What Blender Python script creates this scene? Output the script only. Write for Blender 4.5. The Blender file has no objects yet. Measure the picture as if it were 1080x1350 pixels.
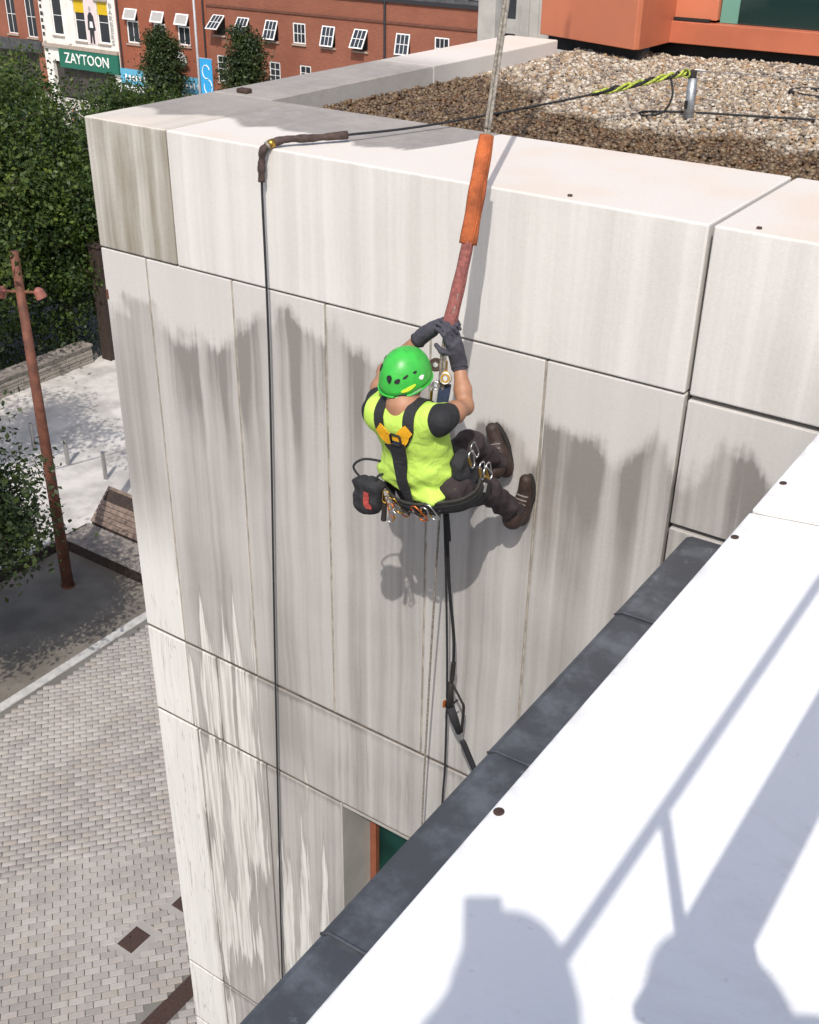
import bpy, math, random
import numpy as np
from mathutils import Vector, Matrix

# ------------------------------------------------------------------ camera, world, sun
S = bpy.context.scene
random.seed(7); RNG = np.random.default_rng(7)
H = 15.0                                   # the camera looks from 15 m above the plaza
cam_d = bpy.data.cameras.new('camera'); cam = bpy.data.objects.new('camera', cam_d)
S.collection.objects.link(cam); S.camera = cam
YAW, PITCH, ROLL, F = math.radians(-34.066), math.radians(29.646), math.radians(0.908), 1483.19
fw = Vector((math.sin(YAW)*math.cos(PITCH), math.cos(YAW)*math.cos(PITCH), -math.sin(PITCH)))
rt = Vector((math.cos(YAW), -math.sin(YAW), 0)); up = rt.cross(fw)
r2 = math.cos(ROLL)*rt + math.sin(ROLL)*up; u2 = -math.sin(ROLL)*rt + math.cos(ROLL)*up
mw = Matrix((r2, u2, -fw)).transposed().to_4x4(); mw.translation = (0, 0, H); cam.matrix_world = mw
cam_d.sensor_fit = 'VERTICAL'; cam_d.sensor_height = 24.0; cam_d.lens = 24.0*F/1350.0
cam_d.clip_start = 0.05; cam_d.clip_end = 3000
SUN = Vector((-0.314, 0.582, -0.750)).normalized()      # direction in which the light travels
w = bpy.data.worlds.new('World'); S.world = w; w.use_nodes = True
nt = w.node_tree; sky = nt.nodes.new('ShaderNodeTexSky'); sky.sky_type = 'NISHITA'; sky.sun_disc = False
sky.sun_elevation = math.asin(-SUN.z); sky.sun_rotation = math.atan2(-SUN.x, -SUN.y)
sky.air_density = 1.0; sky.dust_density = 3.2; sky.ozone_density = 1.0
bg = nt.nodes['Background']; bg.inputs['Strength'].default_value = 0.15
nt.links.new(sky.outputs[0], bg.inputs[0])
sl = bpy.data.lights.new('sun', 'SUN'); sl.energy = 3.3; sl.angle = math.radians(0.53); sl.color = (1.0, 0.955, 0.89)
so = bpy.data.objects.new('sun', sl); S.collection.objects.link(so)
so.rotation_euler = SUN.to_track_quat('-Z', 'Y').to_euler(); so.location = (5, -10, 40)
vs = S.view_settings; vs.view_transform = 'Standard'; vs.look = 'None'; vs.exposure = 0.08; vs.gamma = 1.0

# ------------------------------------------------------------------ helpers
C = S.collection
def tag(o, label=None, cat=None, group=None, kind=None):
    if label: o['label'] = label
    if cat: o['category'] = cat
    if group: o['group'] = group
    if kind: o['kind'] = kind
    return o
def thing(name, loc, label, cat, group=None):
    o = bpy.data.objects.new(name, None); C.objects.link(o); o.location = loc; o.empty_display_size = 0.2
    return tag(o, label, cat, group)
def root_loc(o):
    p = Vector((0, 0, 0))
    while o is not None: p = p + Vector(o.location); o = o.parent
    return p
def N3(v): v = np.asarray(v, float); return v/np.linalg.norm(v)

class MB:
    """collects faces in world coordinates; build() makes ONE mesh object"""
    def __init__(s): s.v = []; s.f = []; s.n = 0
    def add(s, V, Fs):
        V = np.asarray(V, float); s.v.append(V); s.f += [tuple(i+s.n for i in f) for f in Fs]; s.n += len(V); return s
    def box(s, lo, hi):
        x0, y0, z0 = lo; x1, y1, z1 = hi
        return s.add([(x0,y0,z0),(x1,y0,z0),(x1,y1,z0),(x0,y1,z0),(x0,y0,z1),(x1,y0,z1),(x1,y1,z1),(x0,y1,z1)],
                     [(0,3,2,1),(4,5,6,7),(0,1,5,4),(1,2,6,5),(2,3,7,6),(3,0,4,7)])
    def obox(s, c, ax, ay, az):            # centre and three half-axis vectors
        c, ax, ay, az = (np.asarray(q, float) for q in (c, ax, ay, az))
        V = [c+i*ax+j*ay+k*az for k in (-1, 1) for i, j in ((-1,-1),(1,-1),(1,1),(-1,1))]
        fl = np.dot(np.cross(ax, ay), az) < 0
        Fs = [(0,3,2,1),(4,5,6,7),(0,1,5,4),(1,2,6,5),(2,3,7,6),(3,0,4,7)]
        return s.add(V, [f[::-1] for f in Fs] if fl else Fs)
    def tube(s, pts, r, n=8, cap=True, flat=None):
        pts = [np.asarray(p, float) for p in pts]; m = len(pts)
        rr = r if hasattr(r, '__len__') else [r]*m
        V = []; prev = None
        for i, p in enumerate(pts):
            t = N3(pts[min(i+1, m-1)]-pts[max(i-1, 0)])
            if prev is None:
                a = np.array([0, 0, 1.]) if abs(t[2]) < .9 else np.array([1., 0, 0])
                if flat is not None: a = np.asarray(flat, float)
            else: a = prev
            a = N3(a-t*np.dot(a, t)); prev = a; b = np.cross(t, a)
            ra, rb = rr[i] if hasattr(rr[i], '__len__') else (rr[i], rr[i])
            for k in range(n):
                an = 2*math.pi*k/n; V.append(p+a*math.cos(an)*ra+b*math.sin(an)*rb)
        Fs = [(i*n+k, i*n+(k+1) % n, (i+1)*n+(k+1) % n, (i+1)*n+k) for i in range(m-1) for k in range(n)]
        if cap: Fs += [tuple(range(n))[::-1], tuple(range((m-1)*n, m*n))]
        return s.add(V, Fs)
    def cyl(s, a, b, r0, r1=None, n=12): return s.tube([a, b], [r0, r0 if r1 is None else r1], n)
    def prism(s, poly, origin, ux, uy, ext):   # 2-D outline in ux,uy swept along ext
        o, ux, uy, ext = (np.asarray(q, float) for q in (origin, ux, uy, ext)); n = len(poly)
        A = [o+ux*p[0]+uy*p[1] for p in poly]; B = [p+ext for p in A]
        Fs = [tuple(range(n))[::-1], tuple(range(n, 2*n))]+[(i, (i+1) % n, n+(i+1) % n, n+i) for i in range(n)]
        if np.dot(np.cross(ux, uy), ext) < 0: Fs = [f[::-1] for f in Fs]
        return s.add(A+B, Fs)
    def torus(s, c, nrm, R, r, n=20, m=8, arc=None, sx=1.0):
        nrm = N3(nrm); a = N3(np.cross(nrm, [0.3, 0.2, 1.])); b = np.cross(nrm, a); c = np.asarray(c, float)
        P = [c+R*(a*math.cos(t)*sx+b*math.sin(t)) for t in np.linspace(0, 2*math.pi, n+1)]
        return s.tube(P, r, m, cap=False, flat=nrm)
    def build(s, name, mat, parent=None, smooth=False, bevel=0, seg=2, origin=None):
        V = np.concatenate(s.v)
        if parent is not None: off = root_loc(parent)
        else: off = Vector(origin) if origin is not None else Vector(((V[:,0].min()+V[:,0].max())/2, (V[:,1].min()+V[:,1].max())/2, V[:,2].min()))
        me = bpy.data.meshes.new(name); me.from_pydata((V-np.array(off)).tolist(), [], s.f); me.update()
        return link(name, me, mat, parent, off, smooth, bevel, seg)
def link(name, me, mat, parent, off, smooth=False, bevel=0, seg=2):
    o = bpy.data.objects.new(name, me); C.objects.link(o)
    if mat is not None: me.materials.append(mat)
    if smooth: me.polygons.foreach_set('use_smooth', [True]*len(me.polygons))
    if parent is not None: o.parent = parent
    else: o.location = off
    if bevel:
        b = o.modifiers.new('bevel', 'BEVEL'); b.width = bevel; b.segments = seg; b.limit_method = 'ANGLE'; b.angle_limit = math.radians(40)
    return o
def np_mesh(name, V, Q, mat, parent=None, origin=None, smooth=False):     # fast path for many faces (all of one size)
    V = np.asarray(V, np.float32); Q = np.asarray(Q, np.int32); k = Q.shape[1]
    off = root_loc(parent) if parent is not None else Vector(origin if origin is not None else (0, 0, 0))
    V = V-np.array(off, np.float32)
    me = bpy.data.meshes.new(name); me.vertices.add(len(V)); me.vertices.foreach_set('co', V.ravel())
    me.loops.add(Q.size); me.loops.foreach_set('vertex_index', Q.ravel())
    me.polygons.add(len(Q)); me.polygons.foreach_set('loop_start', np.arange(0, Q.size, k, dtype=np.int32))
    me.polygons.foreach_set('loop_total', np.full(len(Q), k, np.int32)); me.update(calc_edges=True); me.validate()
    return link(name, me, mat, parent, off, smooth)

# ------------------------------------------------------------------ materials
def new_mat(name):
    m = bpy.data.materials.new(name); m.use_nodes = True
    return m, m.node_tree, m.node_tree.nodes['Principled BSDF']
class G:
    """tiny node-graph writer"""
    def __init__(s, nt): s.nt = nt
    def n(s, t, **k):
        o = s.nt.nodes.new('ShaderNode'+t)
        for a, b in k.items(): setattr(o, a, b)
        return o
    def inp(s, sock, v):
        if hasattr(v, 'is_output'): s.nt.links.new(v, sock)
        else:
            if isinstance(v, (tuple, list)) and len(v) == 3 and sock.type == 'RGBA': v = (*v, 1)
            sock.default_value = v
    def math(s, op, a, b=0.0, c=None, clamp=False):
        o = s.n('Math', operation=op, use_clamp=clamp); s.inp(o.inputs[0], a); s.inp(o.inputs[1], b)
        if c is not None: s.inp(o.inputs[2], c)
        return o.outputs[0]
    def mix(s, f, a, b, blend='MIX'):
        o = s.n('Mix', data_type='RGBA', blend_type=blend); s.inp(o.inputs[0], f); s.inp(o.inputs[6], a); s.inp(o.inputs[7], b); return o.outputs[2]
    def pos(s): return s.n('NewGeometry').outputs['Position']
    def objc(s): return s.n('TexCoord').outputs['Object']
    def sep(s, v): o = s.n('SeparateXYZ'); s.inp(o.inputs[0], v); return o.outputs
    def comb(s, x, y, z):
        o = s.n('CombineXYZ'); s.inp(o.inputs[0], x); s.inp(o.inputs[1], y); s.inp(o.inputs[2], z); return o.outputs[0]
    def vmul(s, v, k): o = s.n('VectorMath', operation='MULTIPLY'); s.inp(o.inputs[0], v); o.inputs[1].default_value = k; return o.outputs[0]
    def noise(s, v, scale, detail=3.0, rough=0.55, dist=0.0):
        o = s.n('TexNoise'); s.inp(o.inputs['Vector'], v); o.inputs['Scale'].default_value = scale
        o.inputs['Detail'].default_value = detail; o.inputs['Roughness'].default_value = rough; o.inputs['Distortion'].default_value = dist
        return o.outputs[0]
    def ramp(s, f, a, b):                    # smooth 0..1 between a and b
        o = s.n('MapRange', interpolation_type='SMOOTHSTEP'); s.inp(o.inputs[0], f); s.inp(o.inputs[1], a); s.inp(o.inputs[2], b); return o.outputs[0]
    def bump(s, h, strength, dist, bs):
        o = s.n('Bump'); o.inputs['Strength'].default_value = strength; o.inputs['Distance'].default_value = dist
        s.inp(o.inputs['Height'], h); s.nt.links.new(o.outputs[0], bs.inputs['Normal'])
    def island(s): return s.n('NewGeometry').outputs['Random Per Island']
def mat(name, col, rough=0.6, var=0.15, scale=8.0, metal=0.0, bump=0.0, bscale=60.0, spec=None, coat=0.0):
    m, t, b = new_mat(name); g = G(t); p = g.objc()
    n = g.noise(p, scale, 4.0)
    f = g.ramp(n, 0.3, 0.7)
    dark = tuple(c*(1-var) for c in col); lite = tuple(min(1, c*(1+var)) for c in col)
    g.inp(b.inputs['Base Color'], g.mix(f, dark, lite)); b.inputs['Roughness'].default_value = rough; b.inputs['Metallic'].default_value = metal
    if spec is not None: b.inputs['Specular IOR Level'].default_value = spec
    if coat: b.inputs['Coat Weight'].default_value = coat
    if bump: g.bump(g.noise(p, bscale, 4.0), bump, 0.01, b)
    return m
def concrete(name, light, dirt, amount, lower=False, drips=0.0, top_stain=False, tint=(0.30, 0.265, 0.21), green=0.0):
    """fair-faced concrete with run-off streaks; stains are fixed in the wall's own place"""
    m, t, b = new_mat(name); g = G(t); p = g.pos(); x, y, z = g.sep(p); nz_ = g.sep(g.n('NewGeometry').outputs['True Normal'])[2]; side = g.ramp(nz_, 0.8, 0.5)
    warp = g.noise(p, 1.7, 3.0)
    sx = g.math('ADD', x, g.math('MULTIPLY', g.math('SUBTRACT', warp, 0.5), 0.05))
    st1 = g.noise(g.comb(g.math('MULTIPLY', sx, 7.0), 0.0, g.math('MULTIPLY', z, 0.22)), 1.0, 3.0, 0.5)
    st2 = g.noise(g.comb(g.math('MULTIPLY', sx, 34.0), 3.0, g.math('MULTIPLY', z, 0.30)), 1.0, 3.0, 0.55)
    cloud = g.noise(p, 1.1, 5.0); fine = g.noise(p, 55.0, 4.0, 0.7)
    d = g.math('ADD', g.math('MULTIPLY', st1, 0.55), g.math('ADD', g.math('MULTIPLY', st2, 0.2), g.math('MULTIPLY', cloud, 0.25)))
    mask = g.math('MULTIPLY', g.math('MULTIPLY', g.ramp(d, 0.36, 0.66), amount), g.math('ADD', 0.12, g.math('MULTIPLY', side, 0.88)))
    if lower:       # a washed strip under the parapet joint ends in a ragged tide line
        colid = g.n('TexWhiteNoise', noise_dimensions='1D'); g.inp(colid.inputs['W'], g.math('FLOOR', g.math('DIVIDE', g.math('ADD', x, 5.757), 0.690)))
        cv = colid.outputs['Value']
        lob = g.noise(g.comb(g.math('ADD', g.math('MULTIPLY', x, 1.9), g.math('MULTIPLY', cv, 7.0)), 0.0, g.math('MULTIPLY', z, 0.9)), 1.0, 3.0, 0.5, 0.6)
        edge = g.math('ADD', 12.66, g.math('ADD', g.math('MULTIPLY', g.math('SUBTRACT', lob, 0.5), 1.15), g.math('ADD', g.math('MULTIPLY', g.math('SUBTRACT', cv, 0.5), 0.22), g.math('ADD', g.math('MULTIPLY', g.math('SUBTRACT', st2, 0.5), 0.13), g.math('MULTIPLY', g.math('SUBTRACT', g.noise(p, 14.0, 4.0, 0.6), 0.5), 0.12)))))
        below = g.ramp(g.math('SUBTRACT', edge, z), -0.03, g.math('ADD', 0.03, g.math('MULTIPLY', cloud, 0.20)))
        tide = g.math('MULTIPLY', g.ramp(g.math('SUBTRACT', edge, z), g.math('ADD', 0.35, g.math('MULTIPLY', st1, 1.3)), 0.0), below)
        mask = g.math('MULTIPLY', g.math('ADD', g.math('MULTIPLY', mask, 0.60), g.math('ADD', 0.28, g.math('MULTIPLY', g.math('MULTIPLY', g.math('MULTIPLY', tide, 0.62), g.ramp(x, -5.09, -5.04)), g.math('ADD', 0.18, g.math('MULTIPLY', g.ramp(st1, 0.36, 0.62), g.ramp(g.noise(g.comb(x, 0.0, 4.0), 2.3, 2.0), 0.35, 0.55)))))), g.math('ADD', 0.16, g.math('MULTIPLY', below, 0.84)), clamp=True)
        for zj in (10.09, 9.30, 6.37, 5.58):      # grime gathered along the horizontal joints
            up_ = g.ramp(g.math('SUBTRACT', z, zj), g.math('ADD', 0.015, g.math('MULTIPLY', fine, 0.05)), 0.0); dn_ = g.ramp(g.math('SUBTRACT', zj, z), g.math('ADD', 0.02, g.math('MULTIPLY', st2, 0.12)), 0.0)
            mask = g.math('ADD', mask, g.math('MULTIPLY', g.math('MULTIPLY', up_, dn_), g.math('MULTIPLY', 0.55, g.ramp(cloud, 0.3, 0.6))), clamp=True)
    col = g.mix(mask, light, dirt)
    col = g.mix(g.math('MULTIPLY', g.math('MULTIPLY', g.ramp(st2, 0.58, 0.85), 0.16*min(1, amount+0.15)), side), col, tuple(c*0.62 for c in dirt))
    if green:
        gm = g.math('MULTIPLY', g.ramp(g.noise(g.comb(g.math('MULTIPLY', x, 6.0), 0.0, g.math('MULTIPLY', z, 0.8)), 1.0, 5.0), 0.42, 0.7), green)
        col = g.mix(gm, col, tint)
    if drips:       # pale washed runs, more of them low down and towards the building's corner
        dv = g.noise(g.comb(g.math('ADD', g.math('MULTIPLY', x, 9.0), g.math('MULTIPLY', warp, 0.45)), 9.0, g.math('MULTIPLY', z, 0.30)), 1.0, 4.0, 0.58)
        dv2 = g.noise(g.comb(g.math('ADD', g.math('MULTIPLY', x, 38.0), g.math('MULTIPLY', warp, 1.2)), 4.0, g.math('MULTIPLY', z, 1.1)), 1.0, 4.0, 0.65)
        dv = g.math('ADD', g.math('MULTIPLY', dv, 0.78), g.math('MULTIPLY', dv2, 0.22))
        patchy = g.ramp(g.noise(g.comb(g.math('MULTIPLY', x, 1.6), 1.0, g.math('MULTIPLY', z, 0.5)), 1.0, 2.0), 0.40, 0.60)
        cx = g.ramp(x, -2.6, -5.35); cz = g.ramp(z, 11.5, 9.4)
        cov = g.math('MULTIPLY', g.math('MULTIPLY', cz, g.math('ADD', 0.30, g.math('MULTIPLY', cx, 0.70))), g.math('MULTIPLY', g.math('ADD', 0.45, g.math('MULTIPLY', patchy, 0.55)), drips))
        thr = g.math('SUBTRACT', 0.725, g.math('MULTIPLY', cov, 0.38))
        dm = g.math('MULTIPLY', g.ramp(g.math('SUBTRACT', dv, thr), -0.005, 0.045), g.math('ADD', 0.35, g.math('MULTIPLY', g.ramp(dv2, 0.38, 0.58), 0.65)))
        rim = g.math('MULTIPLY', g.ramp(g.math('SUBTRACT', dv, thr), -0.06, 0.0), 0.30)
        col = g.mix(rim, col, (0.21, 0.185, 0.150))
        col = g.mix(dm, col, (0.66, 0.65, 0.615))
        left = g.math('MULTIPLY', g.ramp(g.math('ADD', x, g.math('MULTIPLY', g.math('SUBTRACT', dv2, 0.5), 0.10)), -5.03, -5.10), g.ramp(z, 11.5, 10.5))
        col = g.mix(g.math('MULTIPLY', left, 0.85), col, (0.72, 0.71, 0.68))
        crk = g.ramp(g.math('ABSOLUTE', g.math('SUBTRACT', g.noise(g.comb(g.math('MULTIPLY', sx, 22.0), 2.0, g.math('MULTIPLY', z, 0.6)), 1.0, 2.0), 0.5)), 0.010, 0.0)
        col = g.mix(g.math('MULTIPLY', crk, g.math('MULTIPLY', g.math('MULTIPLY', 0.5, g.ramp(x, -4.95, -5.05)), g.ramp(z, 11.6, 10.2))), col, (0.20, 0.18, 0.155))
    if top_stain:   # damp lichen-grey patch on the back half of the coping
        e = g.math('ADD', 4.98, g.math('MULTIPLY', g.math('SUBTRACT', g.noise(g.comb(g.math('MULTIPLY', x, 2.6), 0.0, 3.0), 1.0, 4.0), 0.5), 0.7))
        e = g.math('ADD', e, g.math('MULTIPLY', g.ramp(x, -3.45, -3.05), 1.2))
        wet = g.math('MULTIPLY', g.ramp(g.math('SUBTRACT', y, e), -0.02, 0.06), g.ramp(y, 8.1, 7.3))
        nrm = g.sep(g.n('NewGeometry').outputs['Normal'])[2]
        wet = g.math('MULTIPLY', wet, g.ramp(nrm, -0.3, 0.2))
        blot = g.noise(p, 9.0, 6.0, 0.7)
        col = g.mix(g.math('MULTIPLY', wet, g.math('ADD', 0.62, g.math('MULTIPLY', blot, 0.5)), clamp=True), col, (0.215, 0.20, 0.188))
        sp = g.math('MULTIPLY', g.ramp(g.noise(p, 30.0, 5.0, 0.7), 0.60, 0.68), wet)
        col = g.mix(g.math('MULTIPLY', sp, 0.5), col, (0.13, 0.12, 0.11))
        pk = g.math('MULTIPLY', g.math('ADD', 0.35, g.math('MULTIPLY', g.ramp(g.noise(p, 1.3, 2.0), 0.40, 0.7), 0.6)), g.math('SUBTRACT', 1.0, side))
        col = g.mix(g.math('MULTIPLY', pk, g.math('SUBTRACT', 1.0, g.math('MULTIPLY', wet, 0.8))), col, (0.66, 0.575, 0.50))
    col = g.mix(0.25, col, g.mix(fine, (0.25, 0.24, 0.23), (0.75, 0.74, 0.72)), 'OVERLAY')
    pits = g.ramp(g.noise(p, 60.0, 2.0), 0.74, 0.80)
    col = g.mix(g.math('MULTIPLY', pits, 0.20), col, tuple(c*0.4 for c in dirt))
    g.inp(b.inputs['Base Color'], col); b.inputs['Roughness'].default_value = 0.82; b.inputs['Specular IOR Level'].default_value = 0.3
    g.bump(g.math('ADD', g.noise(p, 140.0, 3.0), g.math('MULTIPLY', g.noise(p, 4.0, 3.0), 2.0)), 0.25, 0.004, b)
    return m
def random_mat(name, cols, rough=0.8, wet=None, noise=0.25, scale=20.0, per_object=False):
    """every separate piece takes its own colour from a list"""
    m, t, b = new_mat(name); g = G(t); r = g.n('ObjectInfo').outputs['Random'] if per_object else g.island()
    cr = g.n('ValToRGB'); cr.color_ramp.interpolation = 'CONSTANT'; t.links.new(r, cr.inputs[0])
    el = cr.color_ramp.elements
    while len(el) < len(cols): el.new(0.5)
    for i, c in enumerate(cols): el[i].position = i/len(cols); el[i].color = (*c, 1)
    col = cr.outputs[0]; p = g.pos()
    n = g.noise(p, scale, 4.0); col = g.mix(noise, col, g.mix(n, (0.1, 0.1, 0.1), (0.95, 0.95, 0.95)), 'OVERLAY')
    if name.startswith('block'):
        col = g.mix(g.math('MULTIPLY', g.ramp(g.noise(p, 0.55, 5.0, 0.65), 0.40, 0.72), 0.45), col, (0.44, 0.415, 0.385)); col = g.mix(g.math('MULTIPLY', g.ramp(g.noise(p, 3.1, 5.0, 0.7), 0.60, 0.75), 0.35), col, (0.17, 0.155, 0.14))
    if wet:
        x, y, z = g.sep(p)
        lim = g.math('ADD', wet, g.math('MULTIPLY', g.math('SUBTRACT', g.noise(p, 1.1, 4.0, 0.65), 0.5), 1.5))
        lim = g.math('ADD', lim, g.math('MULTIPLY', g.ramp(x, -3.6, -4.5), 1.1))
        wm = g.ramp(g.math('SUBTRACT', lim, y), -0.15, 0.2)
        col = g.mix(wm, col, g.mix(1.0, col, (0.33, 0.255, 0.175), 'MULTIPLY'))
        g.inp(b.inputs['Roughness'], g.math('SUBTRACT', rough, g.math('MULTIPLY', wm, 0.35)))
    else: b.inputs['Roughness'].default_value = rough
    g.inp(b.inputs['Base Color'], col)
    return m
def leaf_mat(name, a, c, trans=0.25):
    m, t, b = new_mat(name); g = G(t); r = g.island()
    col = g.mix(r, a, c); col = g.mix(g.ramp(g.noise(g.pos(), 1.1, 3.0), 0.38, 0.66), g.mix(1.0, col, (0.75, 0.8, 0.85), 'MULTIPLY'), g.mix(1.0, col, (1.45, 1.30, 0.85), 'MULTIPLY'))
    g.inp(b.inputs['Base Color'], col); b.inputs['Roughness'].default_value = 0.5; b.inputs['Specular IOR Level'].default_value = 0.35
    tr = g.n('BsdfTranslucent'); g.inp(tr.inputs[0], g.mix(1.0, col, (1.2, 1.35, 0.5), 'MULTIPLY'))
    mx = g.n('MixShader'); mx.inputs[0].default_value = trans
    t.links.new(b.outputs[0], mx.inputs[1]); t.links.new(tr.outputs[0], mx.inputs[2])
    t.links.new(mx.outputs[0], t.nodes['Material Output'].inputs[0]); return m
def glass_mat(name, col, rough=0.06):
    m, t, b = new_mat(name); g = G(t)
    n = g.noise(g.pos(), 0.8, 3.0)
    g.inp(b.inputs['Base Color'], g.mix(n, tuple(c*0.6 for c in col), tuple(c*1.4 for c in col)))
    b.inputs['Roughness'].default_value = rough; b.inputs['Specular IOR Level'].default_value = 0.8; return m
def brick_mat(name, a, c, mortar, scale=1.0):
    m, t, b = new_mat(name); g = G(t); p = g.pos(); x, y, z = g.sep(p)
    bt = g.n('TexBrick'); g.inp(bt.inputs['Vector'], g.comb(g.math('ADD', x, y), z, 0.0))
    g.inp(bt.inputs['Color1'], a); g.inp(bt.inputs['Color2'], c); g.inp(bt.inputs['Mortar'], mortar)
    bt.inputs['Scale'].default_value = scale; bt.inputs['Brick Width'].default_value = 0.225; bt.inputs['Row Height'].default_value = 0.075
    bt.inputs['Mortar Size'].default_value = 0.008
    col = g.mix(g.math('MULTIPLY', g.ramp(g.noise(p, 0.5, 5.0), 0.35, 0.7), 0.4), bt.outputs[0], tuple(q*0.6 for q in a))
    g.inp(b.inputs['Base Color'], col); b.inputs['Roughness'].default_value = 0.9; return m

M = {}
M['parapet'] = concrete('parapet_concrete', (0.675, 0.655, 0.63), (0.48, 0.462, 0.438), 0.6, top_stain=True)
M['corner'] = concrete('corner_concrete', (0.58, 0.56, 0.52), (0.25, 0.225, 0.185), 1.0, top_stain=True, green=0.75, tint=(0.20, 0.175, 0.125))
M['panel'] = concrete('panel_concrete', (0.575, 0.555, 0.535), (0.235, 0.218, 0.205), 0.90, lower=True, drips=1.0)
M['core'] = mat('joint_shadow_gap', (0.10, 0.095, 0.088), 0.9, 0.3)
M['grime'] = mat('grimy_joint_seal', (0.105, 0.088, 0.070), 0.9, 0.4, 9.0)
M['mastic'] = mat('joint_sealant', (0.33, 0.30, 0.25), 0.8, 0.3, 14.0)
M['white'] = mat('white_membrane', (0.86, 0.865, 0.865), 0.6, 0.03, 2.2, bump=0.12, bscale=70)
M['lead'] = None
M['orange'] = mat('orange_cladding', (0.55, 0.185, 0.100), 0.42, 0.08, 2.0)
M['orange_dk'] = mat('orange_frame', (0.46, 0.14, 0.075), 0.42, 0.1, 2.0)
M['black'] = mat('black_plinth', (0.012, 0.012, 0.013), 0.7, 0.3)
M['rust_frame'] = mat('dull_orange_frame', (0.26, 0.085, 0.045), 0.5, 0.1)
M['glass'] = glass_mat('dark_green_glass', (0.010, 0.030, 0.028))
M['glass_pale'] = glass_mat('pale_green_glass_edge', (0.13, 0.30, 0.24))
M['glass_far'] = glass_mat('far_window_glass', (0.03, 0.035, 0.042), 0.1)
M['galv'] = mat('galvanised_steel', (0.32, 0.34, 0.36), 0.45, 0.3, 22.0, metal=0.6)
M['steel'] = mat('brushed_steel', (0.40, 0.40, 0.395), 0.30, 0.1, 12.0, metal=0.9)
M['rope_black'] = mat('black_rope', (0.018, 0.019, 0.022), 0.75, 0.5, 90.0, bump=0.6, bscale=220)
M['rope_grey'] = mat('weathered_rope', (0.26, 0.235, 0.20), 0.8, 0.35, 60.0, bump=0.6, bscale=220)
M['knot'] = mat('yellow_green_rope', (0.36, 0.42, 0.06), 0.75, 0.5, 45.0, bump=0.5, bscale=200)
M['sleeve_brown'] = mat('brown_rope_sleeve', (0.060, 0.038, 0.032), 0.8, 0.35, 30.0, bump=0.4, bscale=160)
M['sleeve_orange'] = mat('orange_canvas', (0.37, 0.092, 0.026), 0.85, 0.4, 9.0, bump=0.6, bscale=110)
M['sleeve_red'] = mat('faded_red_canvas', (0.25, 0.085, 0.075), 0.85, 0.25, 60.0, bump=0.5, bscale=200)
M['rust'] = mat('rusted_steel', (0.135, 0.050, 0.030), 0.75, 0.3, 5.0)
M['pink'] = mat('faded_red_lamp', (0.27, 0.10, 0.075), 0.5, 0.15)
M['timber_red'] = mat('brown_timber', (0.185, 0.135, 0.108), 0.8, 0.3, 7.0)
M['timber_grey'] = mat('grey_timber', (0.24, 0.21, 0.185), 0.85, 0.3, 7.0)
M['dark_face'] = mat('dark_brown_riser', (0.035, 0.022, 0.017), 0.8, 0.3)
M['paving_light'] = mat('pale_paving', (0.50, 0.475, 0.445), 0.9, 0.22, 1.3)
M['tarmac'] = mat('buff_tarmac', (0.170, 0.150, 0.124), 0.95, 0.2, 1.1, bump=0.5, bscale=150)
M['kerb'] = mat('granite_kerb', (0.46, 0.45, 0.43), 0.85, 0.15, 6.0)
M['asphalt'] = mat('asphalt', (0.085, 0.085, 0.09), 0.9, 0.15, 2.0)
M['ground'] = mat('town_ground', (0.17, 0.16, 0.145), 0.95, 0.2, 0.4)
M['joint'] = mat('paver_joint_sand', (0.050, 0.045, 0.040), 0.95, 0.3, 9.0)
PAV = [(0.315,0.288,0.265),(0.34,0.308,0.285),(0.285,0.262,0.242),(0.325,0.298,0.272),(0.36,0.328,0.302),(0.30,0.278,0.258),(0.325,0.29,0.258),(0.34,0.318,0.298),(0.27,0.25,0.235),(0.375,0.345,0.32)]
M['paver'] = random_mat('block_pavers', PAV, 0.9, noise=0.18, scale=9); M['paver_one'] = random_mat('block_paver_single', PAV, 0.9, noise=0.18, scale=9, per_object=True)
M['iron'] = mat('rusty_iron_cover', (0.055, 0.030, 0.022), 0.7, 0.3, 30.0, bump=0.5, bscale=60)
M['gravel'] = random_mat('river_gravel', [(0.40,0.335,0.26),(0.28,0.225,0.165),(0.47,0.415,0.335),(0.20,0.155,0.115),(0.34,0.25,0.16),(0.43,0.385,0.325),(0.24,0.20,0.165),(0.54,0.49,0.42),(0.32,0.20,0.11),(0.15,0.122,0.10),(0.37,0.29,0.20),(0.30,0.25,0.20)], 0.8, wet=7.0)
M['roof'] = mat('roof_felt', (0.09, 0.075, 0.06), 0.95, 0.2)
M['leaf'] = leaf_mat('broad_leaf', (0.020, 0.042, 0.012), (0.070, 0.112, 0.026))
M['leaf2'] = leaf_mat('lime_leaf', (0.026, 0.050, 0.012), (0.098, 0.138, 0.030))
M['leaf_dark'] = leaf_mat('dark_leaf', (0.020, 0.036, 0.013), (0.042, 0.066, 0.022), 0.15)
M['bark'] = mat('bark', (0.075, 0.058, 0.045), 0.9, 0.3, 12.0)
M['stone'] = random_mat('wall_stones', [(0.20,0.18,0.155),(0.25,0.225,0.195),(0.165,0.15,0.13),(0.225,0.20,0.17),(0.28,0.25,0.215)], 0.9, noise=0.4, scale=14)
M['brick'] = brick_mat('red_brick', (0.33, 0.088, 0.040), (0.27, 0.070, 0.034), (0.26, 0.13, 0.09))
M['brick2'] = brick_mat('red_brick_weathered', (0.30, 0.095, 0.052), (0.24, 0.075, 0.042), (0.25, 0.14, 0.10))
M['brick_dk'] = mat('dark_brick_band', (0.14, 0.055, 0.035), 0.9, 0.2)
M['render'] = mat('white_render', (0.74, 0.72, 0.68), 0.8, 0.08, 0.8)
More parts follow.
